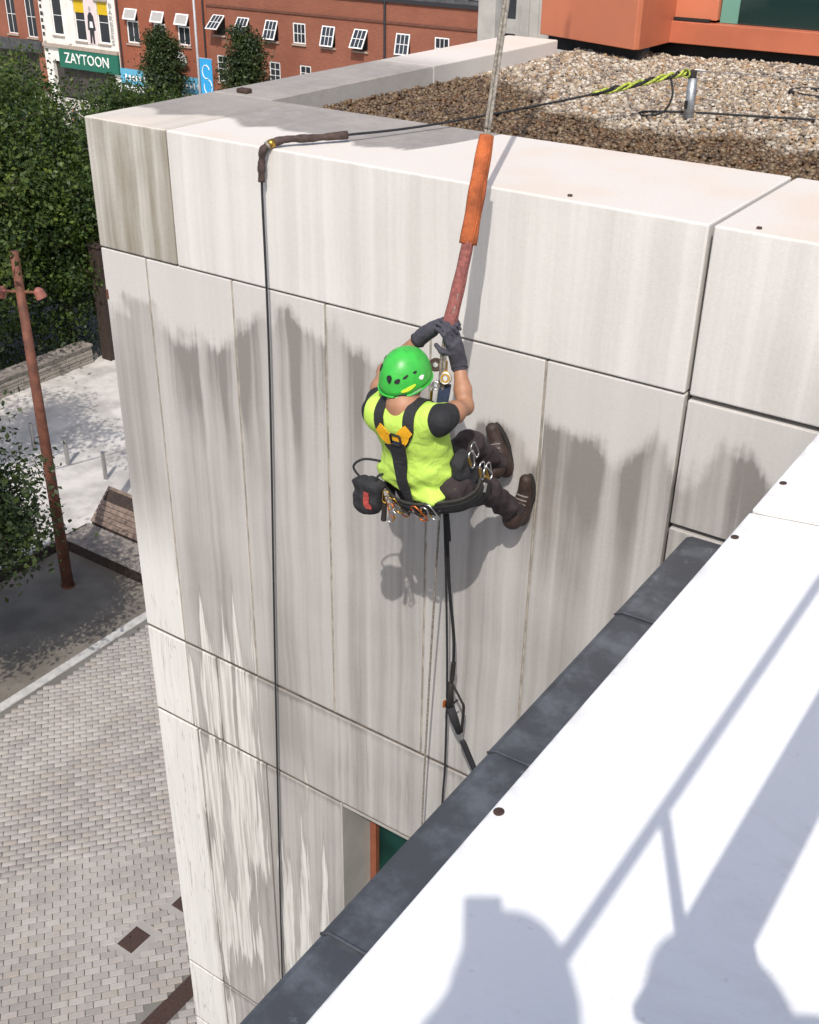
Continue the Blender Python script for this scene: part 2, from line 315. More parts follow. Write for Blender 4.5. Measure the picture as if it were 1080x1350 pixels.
M['pvc'] = mat('white_window_frame', (0.80, 0.80, 0.79), 0.45, 0.03)
M['sill'] = mat('stone_sill', (0.36, 0.30, 0.25), 0.85, 0.15)
M['slate'] = mat('slate_roof', (0.060, 0.062, 0.066), 0.75, 0.3, 3.0)
M['sign_green'] = mat('green_fascia', (0.012, 0.13, 0.085), 0.5, 0.1)
M['sign_blue'] = mat('blue_fascia', (0.10, 0.36, 0.52), 0.5, 0.1)
M['banner'] = mat('blue_banner', (0.03, 0.33, 0.66), 0.6, 0.05)
M['paint_white'] = mat('white_lettering', (0.82, 0.82, 0.80), 0.5, 0.02)
M['paint_black'] = mat('black_lettering', (0.03, 0.03, 0.035), 0.5, 0.1)
M['paint_grey'] = mat('grey_print', (0.38, 0.37, 0.36), 0.6, 0.05)
M['pink_print'] = mat('pale_pink_print', (0.72, 0.60, 0.60), 0.6, 0.05)
M['yellow'] = mat('yellow_blind', (0.62, 0.42, 0.01), 0.6, 0.08)
M['grey_wall'] = mat('grey_boarded_concrete', (0.40, 0.385, 0.36), 0.9, 0.12, 2.0)
M['pole_grey'] = mat('pale_grey_post', (0.42, 0.43, 0.45), 0.5, 0.08)
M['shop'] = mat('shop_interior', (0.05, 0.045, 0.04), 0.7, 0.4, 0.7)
def lead():
    m, t, b = new_mat('patinated_lead'); g = G(t); p = g.pos()
    n = g.ramp(g.noise(p, 5.0, 6.0, 0.65), 0.42, 0.68); f = g.noise(p, 60.0, 4.0)
    col = g.mix(n, (0.075, 0.080, 0.092), (0.150, 0.165, 0.190)); col = g.mix(g.math('MULTIPLY', f, 0.35), col, (0.055, 0.058, 0.066))
    wh = g.ramp(g.noise(p, 9.0, 5.0, 0.7), 0.62, 0.74); col = g.mix(g.math('MULTIPLY', wh, 0.3), col, (0.34, 0.37, 0.40))
    g.inp(b.inputs['Base Color'], col); b.inputs['Metallic'].default_value = 0.25; b.inputs['Roughness'].default_value = 0.55
    g.bump(g.noise(p, 12.0, 4.0), 0.25, 0.01, b); return m
M['lead'] = lead()
def membrane():
    m, t, b = new_mat('white_membrane'); g = G(t); p = g.pos()
    sm = g.math('MULTIPLY', g.ramp(g.noise(p, 2.6, 6.0, 0.7, 0.8), 0.50, 0.72), 0.45); sp = g.ramp(g.noise(p, 42.0, 3.0), 0.66, 0.74)
    col = g.mix(sm, (0.86, 0.865, 0.865), (0.66, 0.645, 0.625)); col = g.mix(g.math('MULTIPLY', sp, 0.22), col, (0.42, 0.40, 0.37))
    x, y, z = g.sep(p); ed = g.math('MULTIPLY', g.ramp(x, -0.765, -0.82), g.ramp(g.noise(p, 11.0, 4.0), 0.40, 0.65)); col = g.mix(g.math('MULTIPLY', ed, 0.5), col, (0.50, 0.485, 0.46))
    g.inp(b.inputs['Base Color'], col); b.inputs['Roughness'].default_value = 0.6
    g.bump(g.math('ADD', g.noise(p, 75.0, 4.0), g.math('MULTIPLY', g.noise(p, 3.0, 3.0), 3.0)), 0.16, 0.006, b); return m
M['white'] = membrane()

# ================================================================== THE SETTING
def struct(o): o['kind'] = 'structure'; return o
def sheet(name, x0, y0, x1, y1, z, m, th=0.05):
    return struct(MB().box((x0, y0, z-th), (x1, y1, z)).build(name, m))
sheet('ground', -700, -500, 600, 1200, -0.02, M['ground'], 0.3)
sheet('tarmac_court', -21.0, -6, -17.07, 15.3, -0.004, M['tarmac'], 0.01)
sheet('road', -120, 33.0, 60, 45.0, 0.0, M['asphalt'], 0.01)
sheet('far_pavement', -120, 45.0, 60, 58.0, 0.10, M['paving_light'], 0.11)
terrace = sheet('pavement', -29.3, 2, -21.2, 33, 0.30, M['paving_light'], 0.31)
sheet('pavement', -21.2, 15.40, -5.6, 33, 0.296, M['paving_light'], 0.31)
# pale coping and dark riser round the raised pavement
for i in range(9):
    y0 = 2.2+i*1.45
    o = MB().box((-21.2, y0, 0.0), (-20.86, y0+1.44, 0.335)).build('edging_stone', M['kerb'], terrace, bevel=0.012)
o = MB().box((-20.86, 2.2, -0.004), (-20.80, 15.2, 0.25)).build('riser', M['dark_face'], terrace)
# granite kerb between tarmac and block paving
kerb = struct(MB().box((-17.07, -6, -0.2), (-16.83, 26, -0.02)).build('kerb', M['joint']))
for i in range(24):
    y0 = 3.0+i*0.9
    MB().box((-17.06, y0, -0.1), (-16.84, y0+0.89, 0.025)).build('kerb_stone', M['kerb'], kerb, bevel=0.008)
# ---- block paving: stretcher bond, rows along u; the nearest 300 blocks in view are single objects
paving = struct(MB().box((-16.82, -6, -0.10), (-5.6, 15.16, -0.022)).build('block_paving', M['joint']))
u = np.array([0.65, 0.76]); u /= np.linalg.norm(u); v = np.array([-u[1], u[0]])
LW, LH = 0.245, 0.124
cells = []
org = np.array([-11.0, 8.0])
for j in range(-110, 111):
    for i in range(-62, 62):
        c = org+u*(i+(0.5 if j % 2 else 0.0))*LW+v*j*LH
        if -16.70 < c[0] < -5.75 and 4.3 < c[1] < 15.05: cells.append(c)
cells = np.array(cells)
DRAIN = (-9.12, 7.02, 0.16, 0.83)
COVERS = [(-10.48, 7.77, 0.16, 0.21), (-10.35, 8.82, 0.14, 0.2)]
for cx, cy, hx, hy in COVERS+[DRAIN]:
    cells = cells[(abs(cells[:,0]-cx) > hx+0.07) | (abs(cells[:,1]-cy) > hy+0.07)]
Rm = np.array(mw.to_3x3()).T; d = np.c_[cells, np.zeros(len(cells))]-np.array([0, 0, H]); q = d@Rm.T
px = 540+F*q[:,0]/-q[:,2]; py = 675-F*q[:,1]/-q[:,2]
edge_x = 112+(py-152)*0.1235
vis = (px > -5) & (py < 1355) & (px < edge_x-4)
order = np.argsort(np.where(vis, np.linalg.norm(d, axis=1), 1e9))
near = order[:300]; rest = order[300:]
def block(hx, hy, h, c=0.006):
    P = [(-hx, -hy, -0.06), (hx, -hy, -0.06), (hx, hy, -0.06), (-hx, hy, -0.06), (-hx, -hy, h-c), (hx, -hy, h-c), (hx, hy, h-c), (-hx, hy, h-c),
         (-hx+c, -hy+c, h), (hx-c, -hy+c, h), (hx-c, hy-c, h), (-hx+c, hy-c, h)]
    Q = [(0,1,5,4),(1,2,6,5),(2,3,7,6),(3,0,4,7),(4,5,9,8),(5,6,10,9),(6,7,11,10),(7,4,8,11),(8,9,10,11)]
    return np.array(P), np.array(Q)
BP, BQ = block(LW/2-0.0055, LH/2-0.0055, 0.0)
ang = math.atan2(u[1], u[0])
bme = bpy.data.meshes.new('paver'); bme.from_pydata(BP.tolist(), [], BQ.tolist()); bme.update(); bme.materials.append(None)
bme.materials[0] = M['paver_one']
off = root_loc(paving)
for i in near:
    o = bpy.data.objects.new('paver', bme); C.objects.link(o); o.parent = paving
    o.location = (cells[i,0]-off.x, cells[i,1]-off.y, RNG.normal(0, 0.0018)-off.z)
    o.rotation_euler = (RNG.normal(0, .006), RNG.normal(0, .006), ang+RNG.normal(0, .012))
rot = np.array([[u[0], v[0], 0], [u[1], v[1], 0], [0, 0, 1]])
bp = BP@rot.T; n = len(rest)
jit = np.c_[cells[rest], RNG.normal(0, 0.0018, n)]
VV = (bp[None]+jit[:,None]).reshape(-1, 3); QQ = (BQ[None]+np.arange(n)[:,None,None]*len(BP)).reshape(-1, 4)
o = np_mesh('paver_field', VV, QQ, M['paver'], paving); o['kind'] = 'stuff'
names = ['brown iron access cover set in the block paving, nearest the viewer', 'dark drain cover half hidden by the concrete wall edge']
for (cx, cy, hx, hy), nm in zip(COVERS, names):
    t = thing('access_cover', (cx, cy, 0), nm, 'cover', 'iron covers in the paving')
    MB().box((cx-hx, cy-hy, -0.03), (cx+hx, cy+hy, -0.004)).build('frame', M['iron'], t, bevel=0.004)
    MB().box((cx-hx+0.02, cy-hy+0.02, -0.02), (cx+hx-0.02, cy+hy-0.02, 0.001)).build('lid', M['iron'], t, bevel=0.004)
    MB().box((cx-hx-0.17, cy-hy-0.15, -0.03), (cx+hx+0.17, cy+hy+0.15, -0.012)).build('surround', M['paver'], t)
    MB().cyl((cx-hx*.5, cy, 0.0), (cx-hx*.5, cy, 0.006), 0.018).build('lifting_hole', M['black'], t)

t = thing('drain_channel', (-9.12, 7.2, 0), 'long dark slotted drain channel beside the foot of the concrete wall', 'drain')
MB().box((-9.27, 6.2, -0.03), (-8.97, 7.85, -0.004)).build('trough', M['iron'], t)
for k in range(26): MB().box((-9.26, 6.22+k*0.0625, -0.02), (-8.98, 6.255+k*0.0625, 0.001)).build('grate_bar', M['iron'], t)
# ---- timber bench with a reclining back
t = thing('timber_bench', (-18.5, 15.9, 0.296), 'long weathered timber bench with reclining slatted back beside the rust pole', 'bench')
MB().box((-20.84, 15.17, -0.003), (-13.0, 16.0, 0.325)).build('base', M['dark_face'], t)
for k in range(7):
    y0 = 15.13+k*0.128
    MB().box((-20.74, y0, 0.327), (-13.0, y0+0.118, 0.365)).build('seat_plank', M['timber_grey'], t, bevel=0.006)
bd = np.array([0, 0.72, 0.69]); bd /= np.linalg.norm(bd); bn = np.array([0, -bd[2], bd[1]])
for k in range(8):
    c = np.array([-16.87, 16.06, 0.40])+bd*(k+0.5)*0.128
    MB().obox(c, (3.87, 0, 0), bd*0.058, bn*0.016).build('back_plank', M['timber_red'], t, bevel=0.006)
MB().prism([(16.05, 0.296), (16.80, 0.296), (16.80, 1.06), (16.72, 1.06), (16.05, 0.40)], (-20.68, 0, 0), (0, 1, 0), (0, 0, 1), (7.6, 0, 0)).build('back_frame', M['dark_face'], t)
# ---- bollards
for (x, y), lb in zip([(-25.33, 18.03), (-23.83, 17.98), (-22.29, 17.98)],
        ['polished steel bollard farthest from the timber bench', 'middle of the three polished steel bollards on the pale pavement', 'polished steel bollard standing right behind the timber bench']):
    t = thing('bollard', (x, y, 0.30), lb, 'bollard', 'steel bollards on the pavement')
    MB().cyl((x, y, 0.2), (x, y, 1.12), 0.057, n=20).build('post', M['steel'], t, smooth=False, bevel=0.004)
    MB().tube([(x, y, 1.12), (x, y, 1.145), (x, y, 1.16)], [0.057, 0.05, 0.02], 20).build('cap', M['steel'], t)
    MB().cyl((x, y, 0.30), (x, y, 0.315), 0.09, n=20).build('base_collar', M['kerb'], t)
# ---- rust-red lighting poles
def light_pole(x, y, h, lab):
    t = thing('lighting_pole', (x, y, 0), lab, 'pole', 'rust red lighting poles')
    MB().tube([(x, y, 0), (x, y, h*0.5), (x, y, h)], [0.14, 0.118, 0.09], 16).build('shaft', M['rust'], t, smooth=True)
    MB().cyl((x, y, -0.004), (x, y, 0.03), 0.17, n=16).build('base_plate', M['rust'], t)
    for zz in (h-0.85,):
        for s in (-1, 1):
            a = np.array([x, y, zz]); dx = np.array([0.80*s, 0.45*s, 0.0]); e = a+dx*0.42
            p = MB().cyl(a, e, 0.03, n=8).build('bracket', M['rust'], t)
            MB().tube([e+np.array([0, 0, .10]), e+np.array([0, 0, .04]), e+np.array([.06*s, .03*s, -.12])], [0.05, 0.105, 0.12], 14).build('spotlight', M['pink'], t, smooth=False, bevel=0.01)
light_pole(-19.38, 14.09, 8.15, 'tall rust red lighting pole standing in the tarmac beside the timber bench')

# ---- stone wall and railings beyond the pavement
t = thing('stone_wall', (-29.2, 19, 0.3), 'low coursed stone wall with pale coping under the trees', 'wall')
MB().box((-29.55, 4.0, 0.0), (-29.15, 23.6, 0.86)).build('core', M['dark_face'], t)
for r_ in range(5):
    y = 4.0+(r_ % 2)*0.2
    while y < 23.4:
        L = random.uniform(0.34, 0.75); e = random.uniform(0.0, 0.035)
        MB().box((-29.16, y, 0.30+r_*0.116), (-29.08+e, min(23.6, y+L-0.015), 0.30+r_*0.116+0.104)).build('stone', M['stone'], t, bevel=0.012, seg=1); y += L
y = 4.0
while y < 23.3:
    MB().box((-29.62, y, 0.884), (-29.02, min(23.62, y+1.08), 0.965)).build('coping_stone', M['timber_grey'], t, bevel=0.012); y += 1.10
t = thing('gate_pier', (-28.85, 24.25, 0.3), 'dark brown square pier at the end of the low stone wall', 'pier')
MB().box((-29.1, 24.0, 0.0), (-28.65, 24.45, 4.2)).build('shaft', M['dark_face'], t, bevel=0.02)
MB().box((-29.15, 23.95, 4.202), (-28.6, 24.5, 4.28)).build('cap', M['dark_face'], t, bevel=0.03)
t = thing('railing', (-31.2, 22, 0), 'dark metal railing behind the low stone wall', 'railing')
for zz in (0.9, 2.2): MB().box((-31.22, 14, zz), (-31.18, 30, zz+0.05)).build('rail', M['galv'], t)
for i in range(100): MB().cyl((-31.2, 14.05+i*0.16, 0), (-31.2, 14.05+i*0.16, 2.4), 0.012, n=6).build('bar', M['galv'], t)

# ================================================================== TREES
def leaves(centres, radii, n, size, flat=0.55, clumps=1.0, seed=1):
    """leaf quads gathered in clumps over and through a set of crown lobes"""
    r = np.random.default_rng(seed); centres = np.asarray(centres, float); radii = np.asarray(radii, float)
    wts = radii**2; wts = wts/wts.sum(); nc = max(8, int(n/26*clumps))
    li = r.choice(len(centres), nc, p=wts); dv = r.normal(size=(nc, 3)); dv /= np.linalg.norm(dv, axis=1)[:,None]
    rad = radii[li]*(0.40+0.85*r.random(nc)**0.75)
    cc = centres[li]+dv*rad[:,None]*np.array([1, 1, 0.85])
    ci = r.integers(0, nc, n); sp = 0.30*radii.mean()**0.35
    P = cc[ci]+r.normal(size=(n, 3))*np.array([sp, sp, sp*0.55])
    nrm = r.normal(size=(n, 3))*0.75+np.array([0, 0, flat])+dv[ci]*0.5; nrm /= np.linalg.norm(nrm, axis=1)[:,None]
    a = np.cross(nrm, r.normal(size=(n, 3))); a /= np.linalg.norm(a, axis=1)[:,None]; b = np.cross(nrm, a)
    s = size*(0.6+0.8*r.random(n))[:,None]
    V = np.stack([P-a*s*0.5, P+b*s*0.30+nrm*s*0.06, P+a*s*0.5-nrm*s*0.05, P-b*s*0.30+nrm*s*0.06], 1).reshape(-1, 3)
    return V, np.arange(4*n).reshape(-1, 4), cc
def tree(name, x, y, z0, lobes, n, size, label, m, trunk_r=0.16, group=None, seed=1):
    t = thing(name, (x, y, z0), label, 'tree', group)
    cs = [(x+l[0], y+l[1], z0+l[2]) for l in lobes]; rs = [l[3] for l in lobes]
    V, Q, cc = leaves(cs, rs, n, size, seed=seed); np_mesh('crown', V, Q, m, t)
    top = np.array([x, y, z0+max(l[2] for l in lobes)])
    tr = MB().tube([(x, y, z0-0.1), (x+0.03, y, z0+0.25*(top[2]-z0)), (x-0.05, y+0.04, z0+0.55*(top[2]-z0)), top], [trunk_r*1.25, trunk_r, trunk_r*0.7, trunk_r*0.25], 10)
    for c, r_ in zip(cs, rs):
        s = np.array([x, y, z0+0.33*(top[2]-z0)]); c = np.array(c); mid = (s+c)/2+np.array([0, 0, -0.15*r_])
        tr.tube([s, mid, c], [trunk_r*0.5, trunk_r*0.33, trunk_r*0.1], 6)
    for k in range(0, min(len(cc), 120), 2):
        c = cc[k]; j = int(np.argmin([np.linalg.norm(c-np.array(q)) for q in cs])); tr.tube([cs[j], c], [0.03, 0.008], 4)
    tr.build('trunk', M['bark'], t, smooth=True); return t
tree('broadleaf_tree', -32.2, 25.2, 0.0, [(-1.3,-.8,7.2,2.3),(1.7,0.4,5.4,2.1),(-2.0,-.6,6.0,2.4),(0.6,-1.6,5.0,2.1),(1.6,2.2,5.7,2.0),(-.5,1.0,6.3,1.9),(-1.5,-3,5.2,2.0),(2.6,1.9,4.6,1.6),(-3.6,-2.6,7.0,2.0)], 36000, 0.155, 'large leafy green tree behind the low stone wall, nearest the concrete building', M['leaf'], 0.2, 'trees along the street', 11)
tree('broadleaf_tree', -32.6, 20.4, 0.0, [(0,0,6.6,2.7),(1.9,1.2,6.0,2.3),(-1.5,1.6,7.4,2.4),(2.6,-1.6,5.0,2.1),(-2.2,-1.8,6.0,2.3)], 22000, 0.165, 'leafy green tree at the left edge behind the rust pole', M['leaf2'], 0.2, 'trees along the street', 12)
tree('broadleaf_tree', -40.6, 31.0, 0.0, [(0,0,4.5,2.2),(2.0,0.8,3.6,2.0),(-1.9,1.0,6.4,2.1),(1.2,-1.8,4.6,2.1),(3.4,2.2,2.9,1.6)], 22000, 0.17, 'dense green tree below the green shop fascia', M['leaf2'], 0.2, 'trees along the street', 13)
tree('broadleaf_tree', -45.7, 40.6, 0.0, [(0,0,4.1,1.7),(2.2,1.2,3.9,1.6),(-1.4,1.6,3.9,1.6),(1.0,-1.4,3.0,1.7),(3.6,2.8,2.9,1.5)], 17000, 0.17, 'rounded dark green tree in front of the pale blue shop fascia', M['leaf'], 0.18, 'trees along the street', 14)
tree('broadleaf_tree', -63.8, 47.0, 0.1, [(-1.6,0,2.4,1.5),(0.6,1.0,1.6,1.1),(-4.0,1.0,3.4,1.7),(2.4,1.2,1.4,.9)], 13000, 0.2, 'bushy green tree on the far pavement at the top left', M['leaf2'], 0.18, 'trees along the street', 15)
tree('small_tree', -17.6, 9.2, 0.0, [(0,0,4.6,1.5),(-.6,1.2,3.6,1.25),(0.1,1.5,4.8,1.2),(-.9,.4,2.9,1.1),(.9,-.2,5.2,1.3),(.3,.8,6.0,1.1),(-1.4,1.4,4.2,1.0),(.9,1.2,4.4,.95),(-1.0,2.2,3.3,.8),(-.6,2.5,2.9,.6),(.2,2.2,3.6,.8),(-1.2,2.9,3.3,.6)], 30000, 0.115, 'dark green tree at the lower left edge in front of the rust pole', M['leaf_dark'], 0.09, 'trees along the street', 16)
tree('broadleaf_tree', -23.6, 13.6, 0.3, [(0,0,6.6,1.4),(.4,.7,6.0,1.0),(-.7,.5,7.2,1.2),(-.5,-1,6.4,1.3),(.1,.3,7.6,1.0),(2.2,.2,7.6,.7),(3.8,-.1,8.0,.6)], 9000, 0.13, 'leafy tree overhanging the pavement at the left edge', M['leaf'], 0.12, 'trees along the street', 17)
tree('broadleaf_tree', -31.4, 24.6, 0.0, [(0,0,4.2,1.5),(.8,.3,3.4,1.2),(.3,-1.3,3.6,1.3),(1.0,.9,4.6,1.2),(-.2,-2.4,3.4,1.2),(1.4,-.2,5.2,1.1),(.9,-1.0,2.3,1.0),(1.2,.6,2.4,.9),(.4,-3.2,2.4,1.0),(1.9,-.6,3.4,.8)], 21000, 0.14, 'low leafy tree right behind the stone wall next to the brown pier', M['leaf'], 0.1, 'trees along the street', 18)
for (x, y, h, lb, sd) in ((-56.6, 54.5, 6.4, 'dark columnar tree in front of the brick shop with the blue fascia', 21), (-49.5, 54.5, 7.2, 'dark columnar tree in front of the long brick building', 22)):
    tree('columnar_tree', x, y, 0.1, [(0,0,h*0.25,1.05),(0.1,0,h*0.42,1.15),(-.1,0,h*0.58,1.1),(0.15,.1,h*0.72,0.95),(-.2,0,h*0.86,0.62),(.45,0,h*.80,.5)], 17000, 0.17, lb, M['leaf_dark'], 0.1, 'columnar street trees', sd)
hv, hq, _ = leaves([(-31.0+random.uniform(-.6, 1.1), 5+i*0.62, 0.9+random.uniform(-.2, .5)) for i in range(32)], [0.95]*32, 15000, 0.13, seed=31)
o = np_mesh('hedge', hv, hq, M['leaf_dark'], None, (-31, 15, 0)); tag(o, 'dark ground cover and shrubs in the shade behind the low stone wall', 'shrubs', kind='stuff')

# ================================================================== THE STREET BEHIND
YB = 58.0
def text_mesh(txt, size):
    cu = bpy.data.curves.new('lettering', 'FONT'); cu.body = txt; cu.size = size; cu.extrude = 0.02; cu.resolution_u = 2
    o = bpy.data.objects.new('lettering', cu); C.objects.link(o); bpy.context.view_layer.update()
    me = bpy.data.meshes.new_from_object(o.evaluated_get(bpy.context.evaluated_depsgraph_get())); C.objects.unlink(o); bpy.data.objects.remove(o); return me
def text(txt, size, x, y, z, m, parent, width=None, name='lettering'):
    me = text_mesh(txt, size); co = np.array([v_.co for v_ in me.vertices])
    k = 1.0 if width is None else width/(co[:,0].max()-co[:,0].min())
    o = bpy.data.objects.new(name, me); C.objects.link(o); o.parent = parent; me.materials.append(m)
    off = root_loc(parent); o.location = (x-off.x, y-off.y, z-off.z); o.rotation_euler = (math.pi/2, 0, 0); o.scale = (k, 1, 1); return o
def wall_holes(x0, x1, z0, z1, y, th, holes, m, name, parent):
    """front wall from rectangles left round real openings"""
    xs = sorted({x0, x1, *[h[0] for h in holes], *[h[1] for h in holes]}); zs = sorted({z0, z1, *[h[2] for h in holes], *[h[3] for h in holes]})
    b = MB()
    for i in range(len(xs)-1):
        for j in range(len(zs)-1):
            cx, cz = (xs[i]+xs[i+1])/2, (zs[j]+zs[j+1])/2
            if not any(h[0] < cx < h[1] and h[2] < cz < h[3] for h in holes): b.box((xs[i], y, zs[j]), (xs[i+1], y+th, zs[j+1]))
    return b.build(name, m, parent)
def sash(parent, x0, x1, z0, z1, y, nx, nz, tilt=0.0, name='window', glass=None, sill=True, fr=0.07):
    """a framed window; tilt opens it outwards, hinged at its head"""
    ca, sa = math.cos(tilt), math.sin(tilt); hd = np.array([0, y, z1])
    dz = np.array([0, -sa, -ca]); dn = np.array([0, -ca, sa]); X = np.array([1., 0, 0]); hgt = z1-z0
    def bar(bm, ax, bx, az, bz, w_=0.05):
        c = X*(ax+bx)/2+hd+dz*(az+bz)/2; bm.obox(c, X*(bx-ax)/2, dn*w_/2, dz*(bz-az)/2)
    b = MB(); bar(b, x0, x0+fr, 0, hgt); bar(b, x1-fr, x1, 0, hgt); bar(b, x0+fr, x1-fr, 0, fr); bar(b, x0+fr, x1-fr, hgt-fr, hgt)
    wd = b.build(name, M['pvc'], parent)
    iw = (x1-x0-2*fr)/nx; ih = (hgt-2*fr)/nz; bars = MB()
    for i in range(1, nx): bar(bars, x0+fr+i*iw-0.018, x0+fr+i*iw+0.018, fr, hgt-fr, 0.035)
    for j in range(1, nz): bar(bars, x0+fr, x1-fr, fr+j*ih-0.018, fr+j*ih+0.018, 0.042)
    if nx > 1 or nz > 1: bars.build('glazing_bar', M['pvc'], wd)
    for i in range(nx):
        for j in range(nz):
            p = MB(); bar(p, x0+fr+i*iw+0.005, x0+fr+(i+1)*iw-0.005, fr+j*ih+0.005, fr+(j+1)*ih-0.005, 0.012); p.build('pane', glass or M['glass_far'], wd)
    if sill: MB().box((x0-0.08, YB-0.10, z0-0.12), (x1+0.08, YB+0.05, z0-0.035)).build('sill', M['sill'], parent)
    return wd
# --- brick house at the far left
t = thing('brick_house', (-76, YB, 0.1), 'dark red brick house at the top left corner with two tall sash windows', 'building', 'row of buildings across the street')
h1 = [(-76.1, -75.0, 4.1, 6.8), (-73.9, -72.8, 4.0, 6.8)]
wall_holes(-90, -72.3, 0.1, 9.5, YB, 0.3, h1+[(-89, -73, 0.1, 3.0)], M['brick2'], 'wall', t)
MB().box((-90, YB+0.32, 0.1), (-72.3, YB+8, 9.3)).build('interior', M['shop'], t)
for a in h1: sash(t, a[0], a[1], a[2], a[3], YB+0.1, 2, 2)
MB().box((-90, YB-0.25, 3.0), (-72.4, YB-0.003, 3.8)).build('fascia', M['slate'], t)
# --- white rendered shop
t = thing('white_shop', (-68.2, YB, 0.1), 'white rendered shop with yellow blinds and a green fascia', 'building', 'row of buildings across the street')
h2 = [(-71.0, -69.9, 4.4, 7.0), (-68.6, -67.5, 4.2, 6.9), (-66.2, -65.1, 4.2, 6.9)]
wall_holes(-72.28, -64.3, 0.1, 9.8, YB, 0.3, h2+[(-71.5, -65.0, 0.1, 2.6)], M['render'], 'wall', t)
MB().box((-72.28, YB+0.32, 0.1), (-64.3, YB+8, 9.6)).build('interior', M['shop'], t)
for k, a in enumerate(h2):
    wd = sash(t, a[0], a[1], a[2], a[3], YB+0.12, 1, 2)
    if k: MB().box((a[0]+0.05, YB+0.05, a[3]-0.85), (a[1]-0.05, YB+0.07, a[3]-0.05)).build('blind', M['yellow'], t)
    MB().box((a[0]-0.12, YB-0.14, a[3]+0.03), (a[1]+0.12, YB-0.003, a[3]+0.14)).build('hood_moulding', M['sill'], t)
for x in (-69.3, -72.0): MB().box((x-0.14, YB-0.10, 3.9), (x+0.14, YB-0.003, 9.0)).build('pilaster', M['render'], t)
MB().box((-72.2, YB-0.22, 3.55), (-64.35, YB-0.003, 3.78)).build('cornice', M['sill'], t)
MB().box((-70.5, YB-0.20, 2.25), (-64.35, YB-0.003, 3.52)).build('fascia', M['sign_green'], t)
text('ZAYTOON', 1.0, -69.9, YB-0.22, 2.62, M['paint_white'], t, 4.6)
for k, ch in enumerate('BARBERS'): text(ch, 0.46, -64.95, YB-0.03, 6.55-k*0.40, M['paint_grey'], t, 0.28)
for k in range(6): MB().box((-72.06, YB-0.125, 6.55-k*0.46), (-71.80-0.05*(k % 2), YB-0.102, 6.80-k*0.46)).build('worn_lettering', M['paint_black'], t)
pz = YB-0.02
pst = MB().box((-67.40, pz-0.02, 4.05), (-66.30, YB-0.003, 7.0)).build('poster', M['pink_print'], t)
def flat(poly, m, nm): MB().prism(poly, (0, pz-0.025, 0), (1, 0, 0), (0, 0, 1), (0, 0.006, 0)).build(nm, m, pst)
flat([(-67.22,5.0),(-67.12,5.9),(-66.95,6.15),(-66.75,6.15),(-66.55,5.9),(-66.42,5.0),(-66.6,4.95),(-66.62,4.1),(-66.80,4.1),(-66.84,4.7),(-66.92,4.1),(-67.1,4.1),(-67.06,4.95)], M['paint_black'], 'printed_figure')
MB().prism([(-67.0,5.15),(-66.95,5.55),(-66.7,5.55),(-66.65,5.15)], (0, pz-0.032, 0), (1,0,0), (0,0,1), (0,0.005,0)).build('printed_shirt', M['paint_white'], pst)
MB().prism([(-66.85+0.13*math.cos(a), 6.36+0.17*math.sin(a)) for a in np.linspace(0, 6.0, 12)], (0, pz-0.032, 0), (1,0,0), (0,0,1), (0,0.005,0)).build('printed_head', M['paint_grey'], pst)
# --- brick shop with the pale blue fascia
t = thing('brick_shop', (-60.0, YB, 0.1), 'orange red brick shop with three top hung windows and a pale blue fascia', 'building', 'row of buildings across the street')
h3 = [(-63.35, -62.15, 4.45, 6.65), (-60.75, -59.6, 4.6, 6.65), (-58.5, -57.35, 4.7, 6.65)]
wall_holes(-64.28, -55.7, 0.1, 9.4, YB, 0.3, h3+[(-63.8, -56.2, 0.1, 1.7)], M['brick'], 'wall', t)
MB().box((-64.28, YB+0.32, 0.1), (-55.7, YB+8, 9.2)).build('interior', M['shop'], t)
for a in h3:
    zm = a[3]-0.75
    sash(t, a[0], a[1], a[2], zm, YB+0.1, 2, 1, fr=0.1); sash(t, a[0], a[1], zm+0.01, a[3], YB+0.02, 1, 1, tilt=0.45, sill=False, glass=M['paint_grey'], fr=0.09)
MB().box((-64.2, YB-0.2, 1.75), (-55.9, YB-0.003, 2.75)).build('fascia', M['sign_blue'], t)
MB().box((-64.2, YB-1.0, 1.45), (-56.0, YB-0.21, 1.70)).build('awning', M['paint_white'], t)
for x0, n_ in ((-63.7, 8), (-59.2, 9)):
    for k in range(n_): MB().box((x0+k*0.34, YB-0.225, 2.02+0.03*(k % 2)), (x0+k*0.34+0.13+0.05*(k % 3), YB-0.202, 2.42-0.04*(k % 3))).build('worn_lettering', M['paint_white'], t)
MB().box((-64.28, YB-0.08, 8.05), (-55.7, YB-0.003, 8.25)).build('string_course', M['brick_dk'], t)
for x in (-64.0, -55.95): MB().cyl((x, YB-0.1, 0.1), (x, YB-0.1, 9.3), 0.06, n=8).build('downpipe', M['paint_black'], t)
d_ = thing('satellite_dish', (-57.9, YB-0.35, 4.0), 'grey satellite dish on the brick wall below the third window', 'satellite dish')
MB().tube([(-57.9, YB-0.55, 3.98), (-57.9, YB-0.50, 4.0), (-57.9, YB-0.42, 4.0)], [0.62, 0.45, 0.06], 20).build('reflector', M['paint_grey'], d_, smooth=True)
MB().cyl((-57.9, YB-0.45, 4.0), (-57.9, YB, 3.8), 0.04).build('bracket', M['galv'], d_); MB().tube([(-57.9, YB-0.5, 3.5), (-57.9, YB-1.1, 3.8), (-57.9, YB-1.15, 3.95)], 0.03, 6).build('feed_arm', M['galv'], d_)
